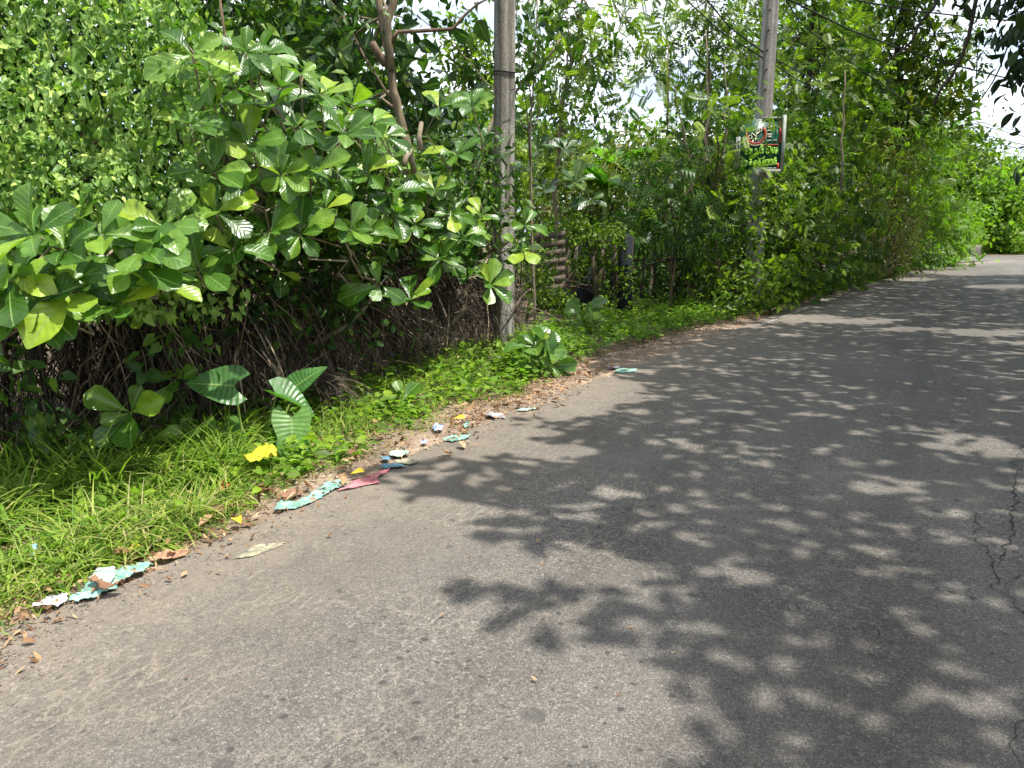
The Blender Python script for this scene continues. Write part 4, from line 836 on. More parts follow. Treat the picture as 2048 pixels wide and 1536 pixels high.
plant('slender_tree', 'slender pale stemmed tree with open foliage against the sky left of the sign', 'tree', bz(1420, 18),
      [CL(1375, 60, 18, 60, 70), CL(1330, 120, 18, 40, 60), CL(1440, 40, 18, 60, 70), CL(1470, 140, 18, 70, 60), CL(1400, 190, 18, 60, 40), CL(1500, 60, 19, 50, 80), CL(1420, -90, 18, 130, 70)], [SPRAY, SPRAY2, PINN], m_mid, .25, 1.5, [P(1410, 300, 18), P(1418, 150, 18), P(1412, 0, 18)], m_twig, 26, 7, .3, .5, .05, brr=.01)
for (u0, v0, u1, v1, lab) in [(1425, 420, 1412, 60, 'thin pale bare stem standing left of the slender tree'), (1452, 380, 1450, 120, 'thin straight pale stem between slender tree and sign board'), (1380, 330, 1345, 150, 'thin leaning stem crossing the sky gap left of the sign board'), (1682, 380, 1690, 140, 'tall bare straw coloured stem right of the sign board'), (1335, 250, 1336, 110, 'thread thin stem in front of the sky gap')]:
    a = P(u0, v0, 16.8); st = thing('bare_sapling', lab, 'stem', a); V, T = tube(curve(a, P(u1, v1, 16.8), 0, .015, 8), np.linspace(.03, .012, 8), 5); part(st, 'stem', V, T, m_twig)
plant('tall_tree', 'tall leafy tree rising behind the farther pole and the sign board', 'tree', bz(1600, 21),
      [CL(1590, 60, 21, 70, 90), CL(1660, 40, 21, 60, 80), CL(1560, 170, 20, 80, 60), CL(1650, 150, 21, 80, 80), CL(1700, 220, 21, 70, 60), CL(1610, -80, 21, 150, 80), CL(1720, 100, 22, 50, 80)], [SPRAY, PINN, SPRAY2], m_mid, .32, 1.5, [P(1610, 300, 21), P(1620, 100, 21), P(1630, -80, 21)], m_dkbark, 22, 7, .3, .5, .09)
plant('glossy_tree', 'spreading tree with yellowish whorled leaves against the open sky on the right', 'tree', bz(1780, 27),
      [CL(1760, 40, 27, 60, 60), CL(1830, 50, 27, 70, 45), CL(1900, 70, 27, 60, 35), CL(1780, 130, 27, 80, 50), CL(1870, 130, 27, 80, 45), CL(1935, 95, 26, 35, 30), CL(1850, 210, 27, 90, 45), CL(1930, 175, 26, 35, 35), CL(1920, 225, 26, 30, 25), CL(1770, 220, 27, 80, 60), CL(1800, -60, 27, 120, 60)], [ALML, SPRAY2], m_yell, .36, 1.8, [P(1790, 350, 27), P(1790, 200, 27), P(1800, 60, 27), P(1810, -50, 27)], m_dkbark, 26, 7, .25, .5, .14, brr=.03)
plant('dark_tree', 'dark dense tree behind the tall leafy tree, right of the farther pole', 'tree', bz(1720, 31),
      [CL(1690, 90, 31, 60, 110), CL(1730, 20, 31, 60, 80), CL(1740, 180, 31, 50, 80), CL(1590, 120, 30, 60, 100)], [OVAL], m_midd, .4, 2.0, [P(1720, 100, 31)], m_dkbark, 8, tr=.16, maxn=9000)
# banana plants in the clearing
def banana(label, b, top, n, ln, seed):
    root = thing('banana_plant', label, 'banana plant', b, 'banana plants in the clearing'); random.seed(seed)
    V, T = tube(np.array([b, (b + top) / 2, top]), [.12, .1, .06], 8); part(root, 'stem', V, T, m_stemg)
    for i in range(n):
        a = i * 2.4 + seed; d = nrm(np.array([math.cos(a), math.sin(a) * .7 - .1, random.uniform(.3, 1.3)])); m = 8
        V = []; T = []; U = []
        for j in range(m + 1):
            t = j / m; c = top + d * ln * t + np.array([0, 0, -ln * .55 * t * t]); s = nrm(np.cross(d, UP)); w_ = .22 * ln / 1.6 * math.sin(math.pi * min(1, .12 + .88 * t)) ** .6 + .01
            V += [c - s * w_ + UP * -.08, c, c + s * w_ + UP * -.08]; U += [(-1, t), (0, t), (1, t)]
        for j in range(m):
            k = j * 3; T += [(k, k + 1, k + 4), (k, k + 4, k + 3), (k + 1, k + 2, k + 5), (k + 1, k + 5, k + 4)]
        part(root, 'leaf', V, T, m_banana, U)
banana('banana plant with an upright split leaf in the sunny clearing', bz(1240, 22), P(1235, 330, 22), 7, 2.0, 3)
banana('lower banana plant with drooping pale leaves left in the clearing', bz(1215, 19), P(1210, 370, 19), 7, 1.5, 8)
random.seed(11)
plant('sunlit_thicket', 'sunlit tangle of stems and brown leaves in the clearing behind the board fence', 'thicket', bz(1180, 19),
      [CL(u, v, 19 + (u % 3), 80, 50) for u in (1060, 1150, 1240, 1330, 1420) for v in (370, 430)] + [CL(1280, 290, 22, 80, 40), CL(1130, 330, 20, 90, 40)], [OVAL, LONG], m_olive, .22, 1.8, None, m_twig, 50, 7, tr=.03, maxn=3000)
plant('far_green_backdrop_bush', 'low bright green growth far behind the clearing', 'bush', bz(1250, 30),
      [CL(u, v, 31, 110, 60) for u in (850, 1000, 1150, 1300, 1450, 1600) for v in (330, 430)] + [CL(u, 520, 29, 120, 60) for u in (1000, 1200, 1400, 1600)], [OVAL], m_bright, .4, 2.6, None, m_bark, 10, tr=.05, maxn=4000)
plant('far_green_backdrop_bush', 'mottled green growth far behind the left bushes', 'bush', bz(300, 16),
      [CL(u, v, 15, 200, 110, 1.5) for u in (-900, -600, -300, 0, 300, 600) for v in (200, 380)], [OVAL], m_mid, .3, 1.6, None, m_bark, 10, tr=.05, maxn=2500)
plant('dense_tree', 'dense dark tree mass closing the view behind the clearing, right of the near pole', 'tree', bz(1150, 25),
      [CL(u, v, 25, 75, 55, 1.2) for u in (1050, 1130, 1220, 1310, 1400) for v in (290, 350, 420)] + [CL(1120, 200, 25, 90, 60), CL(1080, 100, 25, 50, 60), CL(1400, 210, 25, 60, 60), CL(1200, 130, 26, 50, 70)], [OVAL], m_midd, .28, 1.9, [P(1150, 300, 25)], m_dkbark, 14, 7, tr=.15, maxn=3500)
plant('dense_tree', 'dense green tree mass behind the sign board and the farther pole', 'tree', bz(1560, 25.5),
      [CL(u, v, 25.5, 70, 60, 1.2) for u in (1480, 1560, 1640, 1720) for v in (120, 210, 300, 400)] + [CL(1590, 30, 26, 70, 60), CL(1690, 30, 26, 70, 50)], [OVAL], m_mid, .27, 1.8, [P(1580, 200, 25.5)], m_dkbark, 14, 7, tr=.15, maxn=3500)
plant('dense_tree', 'dense tree mass under the yellowish whorled crown on the right', 'tree', bz(1840, 36),
      [CL(u, v, 36, 65, 50, 1.5) for u, v in ((1780, 200), (1850, 180), (1780, 290), (1850, 280), (1900, 260), (1920, 330))], [OVAL], m_mid, .36, 2.0, [P(1840, 200, 36)], m_dkbark, 10, 7, tr=.18, maxn=3500)
plant('dense_tree', 'very dark dense tree behind the forked trunk, left of the near pole', 'tree', bz(650, 14),
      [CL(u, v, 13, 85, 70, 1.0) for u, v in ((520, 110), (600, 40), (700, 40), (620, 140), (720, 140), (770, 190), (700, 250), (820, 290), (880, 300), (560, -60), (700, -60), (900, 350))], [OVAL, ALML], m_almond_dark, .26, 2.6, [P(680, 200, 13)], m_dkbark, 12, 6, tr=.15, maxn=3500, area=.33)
# hedge along the road
plant('climber_on_fence', 'leafy creeper draped over the top of the board fence', 'creeper', bz(1190, 14.2),
      [CL(1190, 470, 14.2, 60, 26, .3), CL(1145, 455, 14.3, 35, 20, .3), CL(1235, 478, 14.1, 22, 22, .15), CL(1250, 560, 14.1, 8, 40, .1), CL(1165, 520, 14.2, 18, 45, .15), CL(1215, 540, 14.2, 12, 60, .12), CL(1075, 560, 13, 30, 60, .3), CL(1110, 600, 13.4, 40, 35, .3), CL(1205, 610, 14, 20, 20, .2)], [HEART, OVAL], m_mid, .085, 2.2, [P(1190, 480, 14.3)], m_bark, 12, 6, .5, .3, .015, nmax=40, brr=.006)
plant('shaded_understory', 'dark leafy growth filling the ground behind the fence and the bare upright stems', 'bush', bz(1290, 19),
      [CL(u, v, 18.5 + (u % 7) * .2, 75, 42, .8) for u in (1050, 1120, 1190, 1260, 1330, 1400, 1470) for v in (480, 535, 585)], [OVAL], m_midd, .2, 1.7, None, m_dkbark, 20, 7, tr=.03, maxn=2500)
plant('drooping_leaf_bush', 'dark bush with long drooping leaflets left of the farther pole', 'bush', bz(1340, 15.2),
      [CL(1340, 400, 15, 75, 50, .8), CL(1400, 430, 14.8, 60, 45, .7), CL(1290, 440, 15, 50, 35, .6), CL(1360, 470, 14.8, 80, 30, .6), CL(1440, 380, 15.4, 40, 50, .6), CL(1320, 340, 15.6, 60, 40, .6)],
      [DROOP], m_midd, .26, 2.3, [P(1350, 520, 15.1), P(1350, 420, 15)], m_bark, 24, 5, .8, .5, .03, area=.33, nmax=60)
plant('feathery_bush', 'feathery light green bush reaching over the top of the sign board', 'bush', bz(1450, 15),
      [CL(1430, 230, 14.6, 80, 40, .6), CL(1500, 225, 14.5, 50, 20, .25), CL(1470, 275, 14.5, 25, 50, .3), CL(1380, 280, 15, 70, 55, .7), CL(1450, 340, 15, 55, 40, .6), CL(1540, 218, 14.8, 35, 16, .2)], [PINN], m_mid, .34, 1.9, [P(1425, 420, 15), P(1440, 280, 15)], m_bark, 20, 4, .3, .7, .03, area=.3)
plant('understory_bush', 'leafy undergrowth at the foot of the farther pole', 'bush', bz(1500, 15.0),
      [CL(1510, 560, 14.4, 45, 40, .5), CL(1470, 590, 14.2, 40, 25, .4), CL(1540, 600, 14.8, 40, 25, .4), CL(1440, 620, 13.8, 35, 15, .35), CL(1420, 560, 15, 30, 40, .4), CL(1560, 560, 15.4, 40, 40, .5), CL(1505, 470, 14.9, 12, 60, .15), CL(1540, 400, 15.2, 40, 40, .3), CL(1470, 400, 15.0, 30, 40, .3), CL(1445, 500, 15.4, 30, 50, .3)],
      [HEART, OVAL], m_mid, .12, 2.2, [P(1500, 520, 15)], m_bark, 16, 6, tr=.02, nmax=60, brr=.006)
plant('stem_thicket', 'see-through thicket of bare upright stems between the board fence and the farther pole', 'thicket', bz(1350, 16.5),
      [CL(1330, 560, 16.2, 60, 40, .5), CL(1400, 520, 16.5, 60, 60, .6), CL(1300, 500, 17, 50, 50, .6), CL(1350, 470, 17, 90, 50, .6), CL(1450, 470, 17, 60, 70, .6), CL(1300, 590, 16, 60, 20, .4)], [OVAL], m_midd, .12, 1.5, None, m_dkbark, 20, 7, tr=.02)
sth = thing('upright_stems', 'row of thin dark saplings in the gap right of the black gate post', 'stems', bz(1350, 16))
for i in range(26):
    u = 1268 + i * 9 + random.uniform(-3, 3); a = bz(u, 15.9 + random.random() * 1.2); V, T = tube(curve(a, P(u + random.uniform(-22, 22), random.uniform(330, 460), a[1]), 0, .02, 7), np.linspace(.03, .012, 7) * random.uniform(.5, 1.1), 5); part(sth, 'stem', V, T, m_twig if i % 4 == 0 else m_dkbark)
V, T = tube(np.array([P(1262, 520, 14.6), P(1320, 519, 15), P(1400, 518, 15.4)]), .018, 5); part(sth, 'rail', V, T, m_dkbark)
V, T = tube(np.array([P(1262, 537, 14.6), P(1310, 527, 15), P(1390, 512, 15.4)]), .016, 5); part(sth, 'rail', V, T, m_dkbark)

def hedge(label, us, ds, tops, bots, mat, tm, size, cov, nbr=30, cat='hedge bush', name='roadside_bush', wid=55, bark=None):
    cl = []
    for u, d, t_, b_ in zip(us, ds, tops, bots):
        v = t_
        while v < b_:
            cl.append(CL(u + random.uniform(-12, 12), v, d + random.uniform(-.5, .8) - (v - t_) / 400., wid * random.uniform(.8, 1.2), 38 * random.uniform(.8, 1.25))); v += 42
    return plant(name, label, cat, bz(us[len(us) // 2], ds[len(ds) // 2]), cl, tm, mat, size, cov, None, bark or m_bark, nbr, 7, .25, .5, .04, brr=.01, group='bushes forming the roadside hedge')
hedge('fine leaved bush right of the sign board, its dark foot at the road edge', [1590, 1640, 1690], [17.5, 19.5, 21.5], [240, 250, 250], [575, 560, 545], m_mid, [SPRAY, PINN], .27, 1.7)
hedge('olive brown dry bush in the middle of the right hedge', [1710, 1750, 1790], [23.5, 25.5, 28], [300, 270, 270], [545, 535, 525], m_olive, [LONG], .16, 2.6, 60, bark=m_twig)
hedge('leafy hedge bush below the yellowish tree', [1720, 1780, 1840], [24.5, 28, 31], [250, 250, 240], [420, 400, 400], m_bright, [SPRAY, PINN, SPRAY2], .34, 1.7)
hedge('tall vine covered clump leaning out at the end of the near hedge', [1815, 1850, 1880], [31, 34, 37], [290, 300, 330], [525, 515, 505], m_bright, [SPRAY2, SPRAY], .36, 1.8)
hedge('bright yellow green bush at the very end of the near hedge', [1845, 1885, 1910], [35, 38, 40.5], [415, 415, 440], [520, 515, 515], m_bright, [HEART, OVAL], .30, 2.6, wid=30)
hedge('shaded undergrowth creeping along the foot of the right hedge', [1600, 1650, 1700, 1750, 1800, 1840], [16.9, 19.2, 22, 25.2, 29, 33], [572, 560, 548, 538, 526, 515], [586, 575, 562, 550, 535, 525], m_midd, [HEART, OVAL], .16, 1.6, wid=38)
hedge('small leaved hedge bush just left behind the farther pole', [1530, 1570], [17, 17.5], [330, 330], [560, 560], m_mid, [SPRAY2, SPRAY], .24, 1.7)
hedge('dark bush with stringy growth behind the sign board', [1420, 1480, 1540, 1600], [18.5, 19, 19.5, 20], [270, 270, 260, 260], [520, 520, 520, 520], m_midd, [SPRAY2, PINN], .28, 1.7)
# banks beyond the bend
for i, (us, ds, tp, mt_, lab) in enumerate([([1900, 1950, 2000], [62, 63, 64], [380, 370, 380], m_bright, 'sunlit green bank of bushes straight beyond the bend'), ([2030, 2080, 2140, 2210], [64, 66, 66, 66], [350, 350, 360, 350], m_bright, 'bright bushy bank at the right edge beyond the bend'),
                                ([1890, 1930, 1975], [68, 69, 70], [290, 290, 310], m_mid, 'taller grey green tree behind the bank beyond the bend'), ([2010, 2060, 2120], [72, 72, 72], [345, 340, 330], m_mid, 'low green trees behind the bank at the right edge')]):
    cl = []
    for u, d, t_ in zip(us, ds, tp):
        v = t_
        while v < 505: cl.append(CL(u + random.uniform(-10, 10), v, d + random.uniform(-1.5, 1.5) - (v - t_) / 60., 42 * random.uniform(.8, 1.2), 26)); v += 30
    plant('bank_bush', lab, 'bush', bz(us[1], ds[1]), cl, [OVAL, HEART], mt_, .42, 2.6, None, m_bark, 12, 7, tr=.1, maxn=2500, group='bushes on the bank beyond the bend', brr=.03)

# ================================================================== TREES ON THE RIGHT THAT SHADE THE ROAD (outside the frame, only their fringe is seen)
SH = [(1080, 655), (1160, 700), (1215, 760), (1330, 775), (1180, 850), (1150, 880), (1200, 905), (1010, 960), (1000, 1010), (985, 1075), (1060, 1110), (1130, 1090), (1170, 1055), (1290, 1150), (1260, 1190), (1150, 1180), (1230, 1220), (1350, 1250), (1250, 1300), (1245, 1370), (1300, 1400), (1420, 1440), (1480, 1500), (1300, 1540), (1200, 1700), (2300, 1900), (2700, 1500), (2700, 560), (1800, 548), (1640, 575), (1590, 600), (1500, 640), (1330, 640), (1200, 640)]
LOBES = [(890, 985, 60, 22), (840, 990, 30, 8), (1075, 1225, 90, 28), (985, 1195, 60, 16), (1130, 1250, 60, 22), (770, 950, 60, 12), (900, 940, 50, 10), (1000, 930, 50, 12), (960, 965, 60, 8), (1100, 850, 60, 10), (1150, 875, 50, 8), (1550, 560, 80, 12)]
HOLES = [(1565, 1243, 85, 32), (1890, 880, 70, 10), (1960, 890, 60, 12), (1990, 915, 75, 16), (1330, 893, 50, 10), (1390, 912, 50, 10), (1200, 1005, 45, 20), (1255, 1000, 20, 16), (1350, 1035, 50, 20), (1370, 1075, 40, 16), (1720, 978, 50, 14), (1835, 1000, 55, 14), (1790, 975, 90, 8), (1690, 1110, 60, 18), (1830, 1105, 60, 12), (1740, 1060, 30, 10), (1960, 1100, 40, 18), (1610, 1115, 30, 14), (1480, 1155, 40, 12), (1910, 1390, 110, 35), (1280, 1210, 70, 25), (1250, 1260, 40, 20), (1420, 1355, 60, 22), (1620, 1420, 60, 30), (1760, 850, 60, 6), (1680, 848, 30, 5), (1480, 825, 25, 5), (1560, 795, 25, 4), (1580, 640, 110, 9), (1720, 645, 90, 7), (1480, 655, 60, 6), (1830, 662, 90, 5), (1980, 668, 100, 8), (2050, 690, 60, 6), (1850, 632, 40, 3), (1990, 755, 60, 5), (2020, 800, 40, 5), (1880, 755, 15, 3), (1400, 735, 40, 5), (1560, 860, 20, 5), (2010, 1030, 30, 8), (1750, 1150, 20, 8), (1990, 1260, 40, 18), (1700, 1330, 35, 12), (1950, 1480, 60, 20), (1560, 1490, 60, 25), (1700, 1500, 40, 20), (1290, 745, 60, 6), (1650, 600, 30, 3), (2000, 575, 80, 5), (1950, 548, 90, 5), (1820, 560, 60, 4), (1900, 1185, 70, 18), (1610, 1065, 18, 5)]
CX = SUN / SUN.z
def shade_trees():
    spec = [((9.2, 1.0), 'large shade tree standing off to the right of the foreground road'), ((13.0, 8.2), 'second shade tree on the right, its leaves darkening the middle of the road'), ((19.5, 17.0), 'third shade tree down the road on the right'), ((30.5, 27.5), 'farthest shade tree on the right side before the bend')]
    n = 150000; x = RNG.uniform(-3, 26, n); y = RNG.uniform(.6, 32, n)
    # thin out with distance (bigger leaves farther off)
    q = RNG.random(n) < np.interp(y, [0, 12, 32], [1, .8, .45]); x, y = x[q], y[q]
    G3 = np.stack([x, y, np.zeros_like(x)], 1); u, v, dep = proj(G3)
    ins = inpoly(u, v, SH); 
    for a, b, c, d in LOBES: ins |= ((u - a) / c) ** 2 + ((v - b) / d) ** 2 < RNG.uniform(.5, 1.15, len(u))
    for a, b, c, d in HOLES: ins &= ~(((u - a) / c) ** 2 + ((v - b) / d) ** 2 < RNG.uniform(.8, 1.2, len(u)))
    off = (v > 1560) | (u > 2100); ins = ins | (off & (x > np.interp(y, [-2, 2, 4], [.6, .9, 1.4])))
    k = np.array([noise.noise(Vector((a * 1.5, b * 1.5, 3))) + .5 * noise.noise(Vector((a * 4, b * 4, 9))) for a, b in zip(x, y)])
    ins &= (k > -.50) & (np.array([noise.noise(Vector((a * 6.5, b * 6.5, 21))) for a, b in zip(x, y)]) > -.42)
    x, y, k = x[ins], y[ins], k[ins]
    x = np.concatenate([x, (x + RNG.normal(0, .05, len(x)))[::2]]); y = np.concatenate([y, (y + RNG.normal(0, .05, len(y)))[::2]])
    # crowns reaching across to the hedge farther down the road
    m = 2500; yy = RNG.uniform(13.5, 37, m); ex_ = np.interp(yy, rl[:, 1], rl[:, 0]); xx = ex_ - RNG.uniform(-.5, 3.2, m) * np.interp(yy, [13, 17, 22], [.3, .4, 1])
    kk = np.array([noise.noise(Vector((a * .9, b * .9, 13))) for a, b in zip(xx, yy)]); qq = kk > .0; x = np.r_[x, xx[qq]]; y = np.r_[y, yy[qq]]
    h = np.array([7.3 + 1.5 * noise.noise(Vector((a * .35, b * .35, 1))) for a, b in zip(x, y)]) + RNG.uniform(-.55, .75, len(x)) + np.clip((y - 12) * .11, 0, 2.2)
    h = np.maximum(h, .30 * y + 2.0 + RNG.uniform(0, 1, len(x)))
    pos = np.stack([x + CX[0] * h, y + CX[1] * h, h], 1); u, v, dep = proj(pos)
    vis = (u > -40) & (u < 2085) & (v > -30) & (v < 1536) & (pos[:, 1] > .2)
    pos = pos[~vis]; S = RNG.uniform(.15, .27, len(pos)) * np.interp(pos[:, 1], [0, 12, 32], [1, 1.15, 1.5])
    own = np.argmin(np.stack([np.linalg.norm(pos[:, :2] - np.array(s[0]), axis=1) for s in spec]), 0)
    for i, ((tx, ty), lab) in enumerate(spec):
        q = own == i; pp = pos[q]; m = len(pp)
        if m < 5: continue
        root = thing('shade_tree', lab, 'tree', (tx, ty, 0), 'shade trees along the right side'); lb = LB()
        lb.add(pp, RNG.normal(0, 1, (m, 3)) * np.array([1, 1, .35]) + [0, 0, -.15], nrm(UP + RNG.normal(0, .38, (m, 3))), S[q]); emit(root, lb, [OVAL, ALML], m_midd)
        fork = np.array([tx - .3, ty, 4.2]); V, T = tube(curve((tx, ty, -.1), fork, 0, .03), np.linspace(.32, .2, 7), 10); part(root, 'trunk', V, T, m_bark); Ls = []
        for j in range(26):
            tip = pp[random.randrange(m)]; Ls.append(tube(curve(fork, tip, -.6, .04, 8), np.linspace(.09, .012, 8), 6))
        V, T = join(Ls)
        ub, vb, _ = proj(V); part(root, 'branches', V, T, m_bark)
shade_trees()
# dark overhanging fringe at the top right corner
plant('overhanging_tree', 'dark overhanging tree with long drooping leaves in the top right corner', 'tree', (11.5, 5.2, 0),
      [CL(2040, 15, 8, 32, 30, .4), CL(2085, 60, 8, 40, 60, .5), CL(2056, 110, 8, 14, 35, .3), CL(2100, 170, 8, 40, 50, .5), CL(2160, 60, 8, 80, 120, .8), CL(2062, 240, 9, 10, 14, .2), CL(2220, -80, 8, 200, 90, 1.2), CL(1990, -35, 8, 50, 20, .5), CL(2066, 320, 9, 10, 16, .2)],
      [FINE, FINEW], m_blk, .15, 3.2, [(11.0, 5.6, 2.5), (9.5, 6.5, 4.6), P(2200, -120, 8)], m_dkbark, 22, 6, 1.3, .2, .16, brr=.014, nmax=60, area=.2)
hv = thing('hanging_branch', 'bare dark branch drooping from the top right corner across the yellowish tree', 'branch', P(1990, -60, 8))
for pts, r in (([(1960, -40), (1948, 20), (1938, 70), (1925, 110), (1905, 150), (1880, 180), (1868, 210)], .022), ([(1880, -20), (1868, 15), (1840, 45), (1825, 80), (1800, 105), (1770, 125)], .016), ([(2070, 30), (2020, 80), (2000, 135), (1985, 165), (1965, 195), (1945, 215)], .009), ([(1905, -20), (1912, 10), (1940, 22), (1960, 10)], .014), ([(1952, 160), (1955, 110), (1960, 80)], .006), ([(1985, 235), (1990, 200), (1988, 165)], .004)):
    V, T = tube(np.array([P(a, b, 8.2) for a, b in pts]), np.linspace(r, r * .5, len(pts)), 6); part(hv, 'twig', V, T, m_dkbark)

# cables
cab = 'cables crossing between the poles and trees'
wire('upper black cable running down to the right past the top of the farther pole', [P(1380, -40, 13), P(1460, 55, 15.1), P(1531, 108, 15.45), P(1640, 165, 19), P(1760, 235, 26)], .014, group=cab)
wire('second black cable just under the upper one at the farther pole', [P(1330, -40, 12.5), P(1440, 62, 15.1), P(1529, 118, 15.45), P(1620, 175, 19), P(1740, 250, 26)], .012, group=cab)
wire('long black cable sweeping right across the yellowish tree to the open sky', [P(1470, -50, 12), P(1600, 10, 13), P(1700, 60, 14), P(1800, 97, 15), P(1900, 128, 16), P(2060, 168, 18)], .014, group=cab)
wire('topmost cable entering the dark overhanging leaves', [P(1500, -60, 11), P(1720, 2, 12), P(1830, 22, 12.5), P(1960, 36, 13), P(2080, 46, 13)], .012, group=cab)
wire('black cable cutting diagonally through the tall tree right of the farther pole', [P(1560, -20, 16), P(1600, 45, 17), P(1680, 110, 18), P(1760, 165, 19), P(1850, 230, 22)], .012, group=cab)
for i, (v0, v1, wd) in enumerate([(230, 262, 'topmost'), (234, 272, 'second'), (252, 288, 'third'), (262, 298, 'lowest')]):
    wire(f'{wd} of the four thin wires against the pale sky above the far bank', [P(1890, v0 - 6, 48), P(2100, v1 + 12, 40)], .018, group='thin wires above the far bank', sag=.1)
wire('long bare vine dangling in front of the sky gap right of the near pole', [P(1336, 90, 14), P(1337, 170, 14), P(1335, 245, 14)], .008, 'hanging_vine', m_bark)

# ================================================================== VERGE: weeds, grass, litter
def scatter():
    # grass
    lb = LB(); n = 46000; us = RNG.uniform(-800, 1600, n); s = RNG.uniform(-.15, 1.04, n)
    def dens(u, s_):
        d = np.interp(u, [-800, 350, 600, 900, 1060, 1200, 1500], [1, 1, .8, .75, .8, .65, .5])
        if s_ > .97: d *= .5
        if u > 1050 and s_ > .72: d *= .15
        return d
    for u, ss in zip(us, s):
        if random.random() > dens(u, ss): continue
        g = verge(u, ss); nz_ = noise.noise(Vector(g * 1.9)) + .4 * noise.noise(Vector(g * 6))
        if random.random() > .78 + nz_ * 1.1: continue
        tall = 1.0 if (u < 480) else .72 if u < 1000 else .6
        hgt = tall * (.25 - .15 * abs(ss) ** 2) * random.uniform(.5, 1.25) * (1 + .5 * nz_)
        a = random.random() * 6.28; sp_ = random.uniform(.3, 1.3)
        lb.add(g, (math.cos(a) * sp_, math.sin(a) * sp_, 1), (-math.cos(a), -math.sin(a), .9), max(.05, hgt * (1.85 if u < 480 else 1.35)), min(.999, max(.001, random.gauss(.42 + .3 * (ss > .72), .22))))
    root = thing('verge_grass', None, None, verge(300, .5)); root['kind'] = 'stuff'; emit(root, lb, BL, m_grass, stuff='grass_blades')
    # weeds
    lb = LB()
    for i in range(9500):
        u = random.uniform(-600, 1900) if i < 5200 else random.uniform(1020, 1700); ss = random.uniform(-.1, .92)
        if u < 480 and random.random() < .88: continue
        if u > 1050 and ss > .8 and random.random() < .8: continue
        g = verge(u, ss); k = noise.noise(Vector(g * 1.3) + Vector((7, 3, 0)))
        if random.random() > .55 + k * 1.3: continue
        h = random.uniform(.06, .26) * (1 - .55 * ss) * (1.15 if u > 900 else 1) + .02; m = random.randint(5, 9); big = random.uniform(.035, .085)
        if u > 1500: big *= 1.6; h *= 1.5
        t = RNG.random((m, 1)); pp = g + np.concatenate([RNG.normal(0, .05, (m, 2)), t * h], 1); a = RNG.uniform(0, 6.28, m)
        D = np.stack([np.cos(a), np.sin(a), RNG.uniform(-.2, .6, m)], 1); lb.add(pp, D, nrm(UP + RNG.normal(0, .35, (m, 3))), RNG.uniform(.7, 1.3, m) * big, np.clip(RNG.normal(.45 if u < 1050 else .25, .2, m), .001, .999))
    root = thing('verge_weeds', None, None, verge(700, .5)); root['kind'] = 'stuff'; emit(root, lb, [OVAL, HEART, LONG], m_bright, stuff='weed_leaves')
    # fallen leaves
    lb = LB(); n = 5200; us = np.concatenate([RNG.uniform(-500, 1100, 1900), RNG.uniform(900, 1900, n - 1900)]); 
    for u in us:
        ss = random.gauss(.96, .13) if random.random() < .7 else random.uniform(0, 1.1)
        if u > 1050: ss = random.gauss(1.02, .12)
        g = verge(u, min(ss, 1.25)); g[2] = .03 + random.random() * .02; sz = random.uniform(.02, .05) if random.random() < .93 or u > 1200 or u < 250 else random.uniform(.07, .11)
        a = random.random() * 6.28; lb.add(g, (math.cos(a), math.sin(a), random.gauss(0, .15)), (random.gauss(0, .35), random.gauss(0, .35), 1), sz)
    for i in range(160):                                      # a few blown onto the road
        u = random.uniform(200, 2100); v = random.uniform(560, 1400); g = G(u, v, .03); a = random.random() * 6.28
        if random.random() < .5 and v > 800: continue
        lb.add(g, (math.cos(a), math.sin(a), .05), (0, 0, 1), random.uniform(.012, .03), random.uniform(.3, .9))
    root = thing('fallen_leaves', None, None, verge(1000, 1)); root['kind'] = 'stuff'; emit(root, lb, [LITT, LITT2, LONG], m_litter, stuff='leaf_litter')
    # grit along the edge
    lb = LB()
    T4 = (np.array([[1, 0, -.5], [-.6, .8, -.4], [-.5, -.9, -.5], [.1, 0, .6]]) * .5, np.array([[0, 1, 3], [1, 2, 3], [2, 0, 3], [0, 2, 1]]), np.zeros((4, 2)))
    n = 5000; u = RNG.uniform(-300, 1700, n); pp = np.array([verge(a, min(1.35, random.gauss(1.03, .12))) for a in u]); pp[:, 2] = .026
    lb.add(pp, RNG.normal(0, 1, (n, 3)) * [1, 1, .1], np.tile(UP, (n, 1)), RNG.uniform(.004, .016, n) * (RNG.random(n) ** 1.5 + .4)); root = thing('edge_grit', None, None, verge(600, 1)); root['kind'] = 'stuff'; emit(root, lb, [T4], m_dirt, stuff='grit')
scatter()

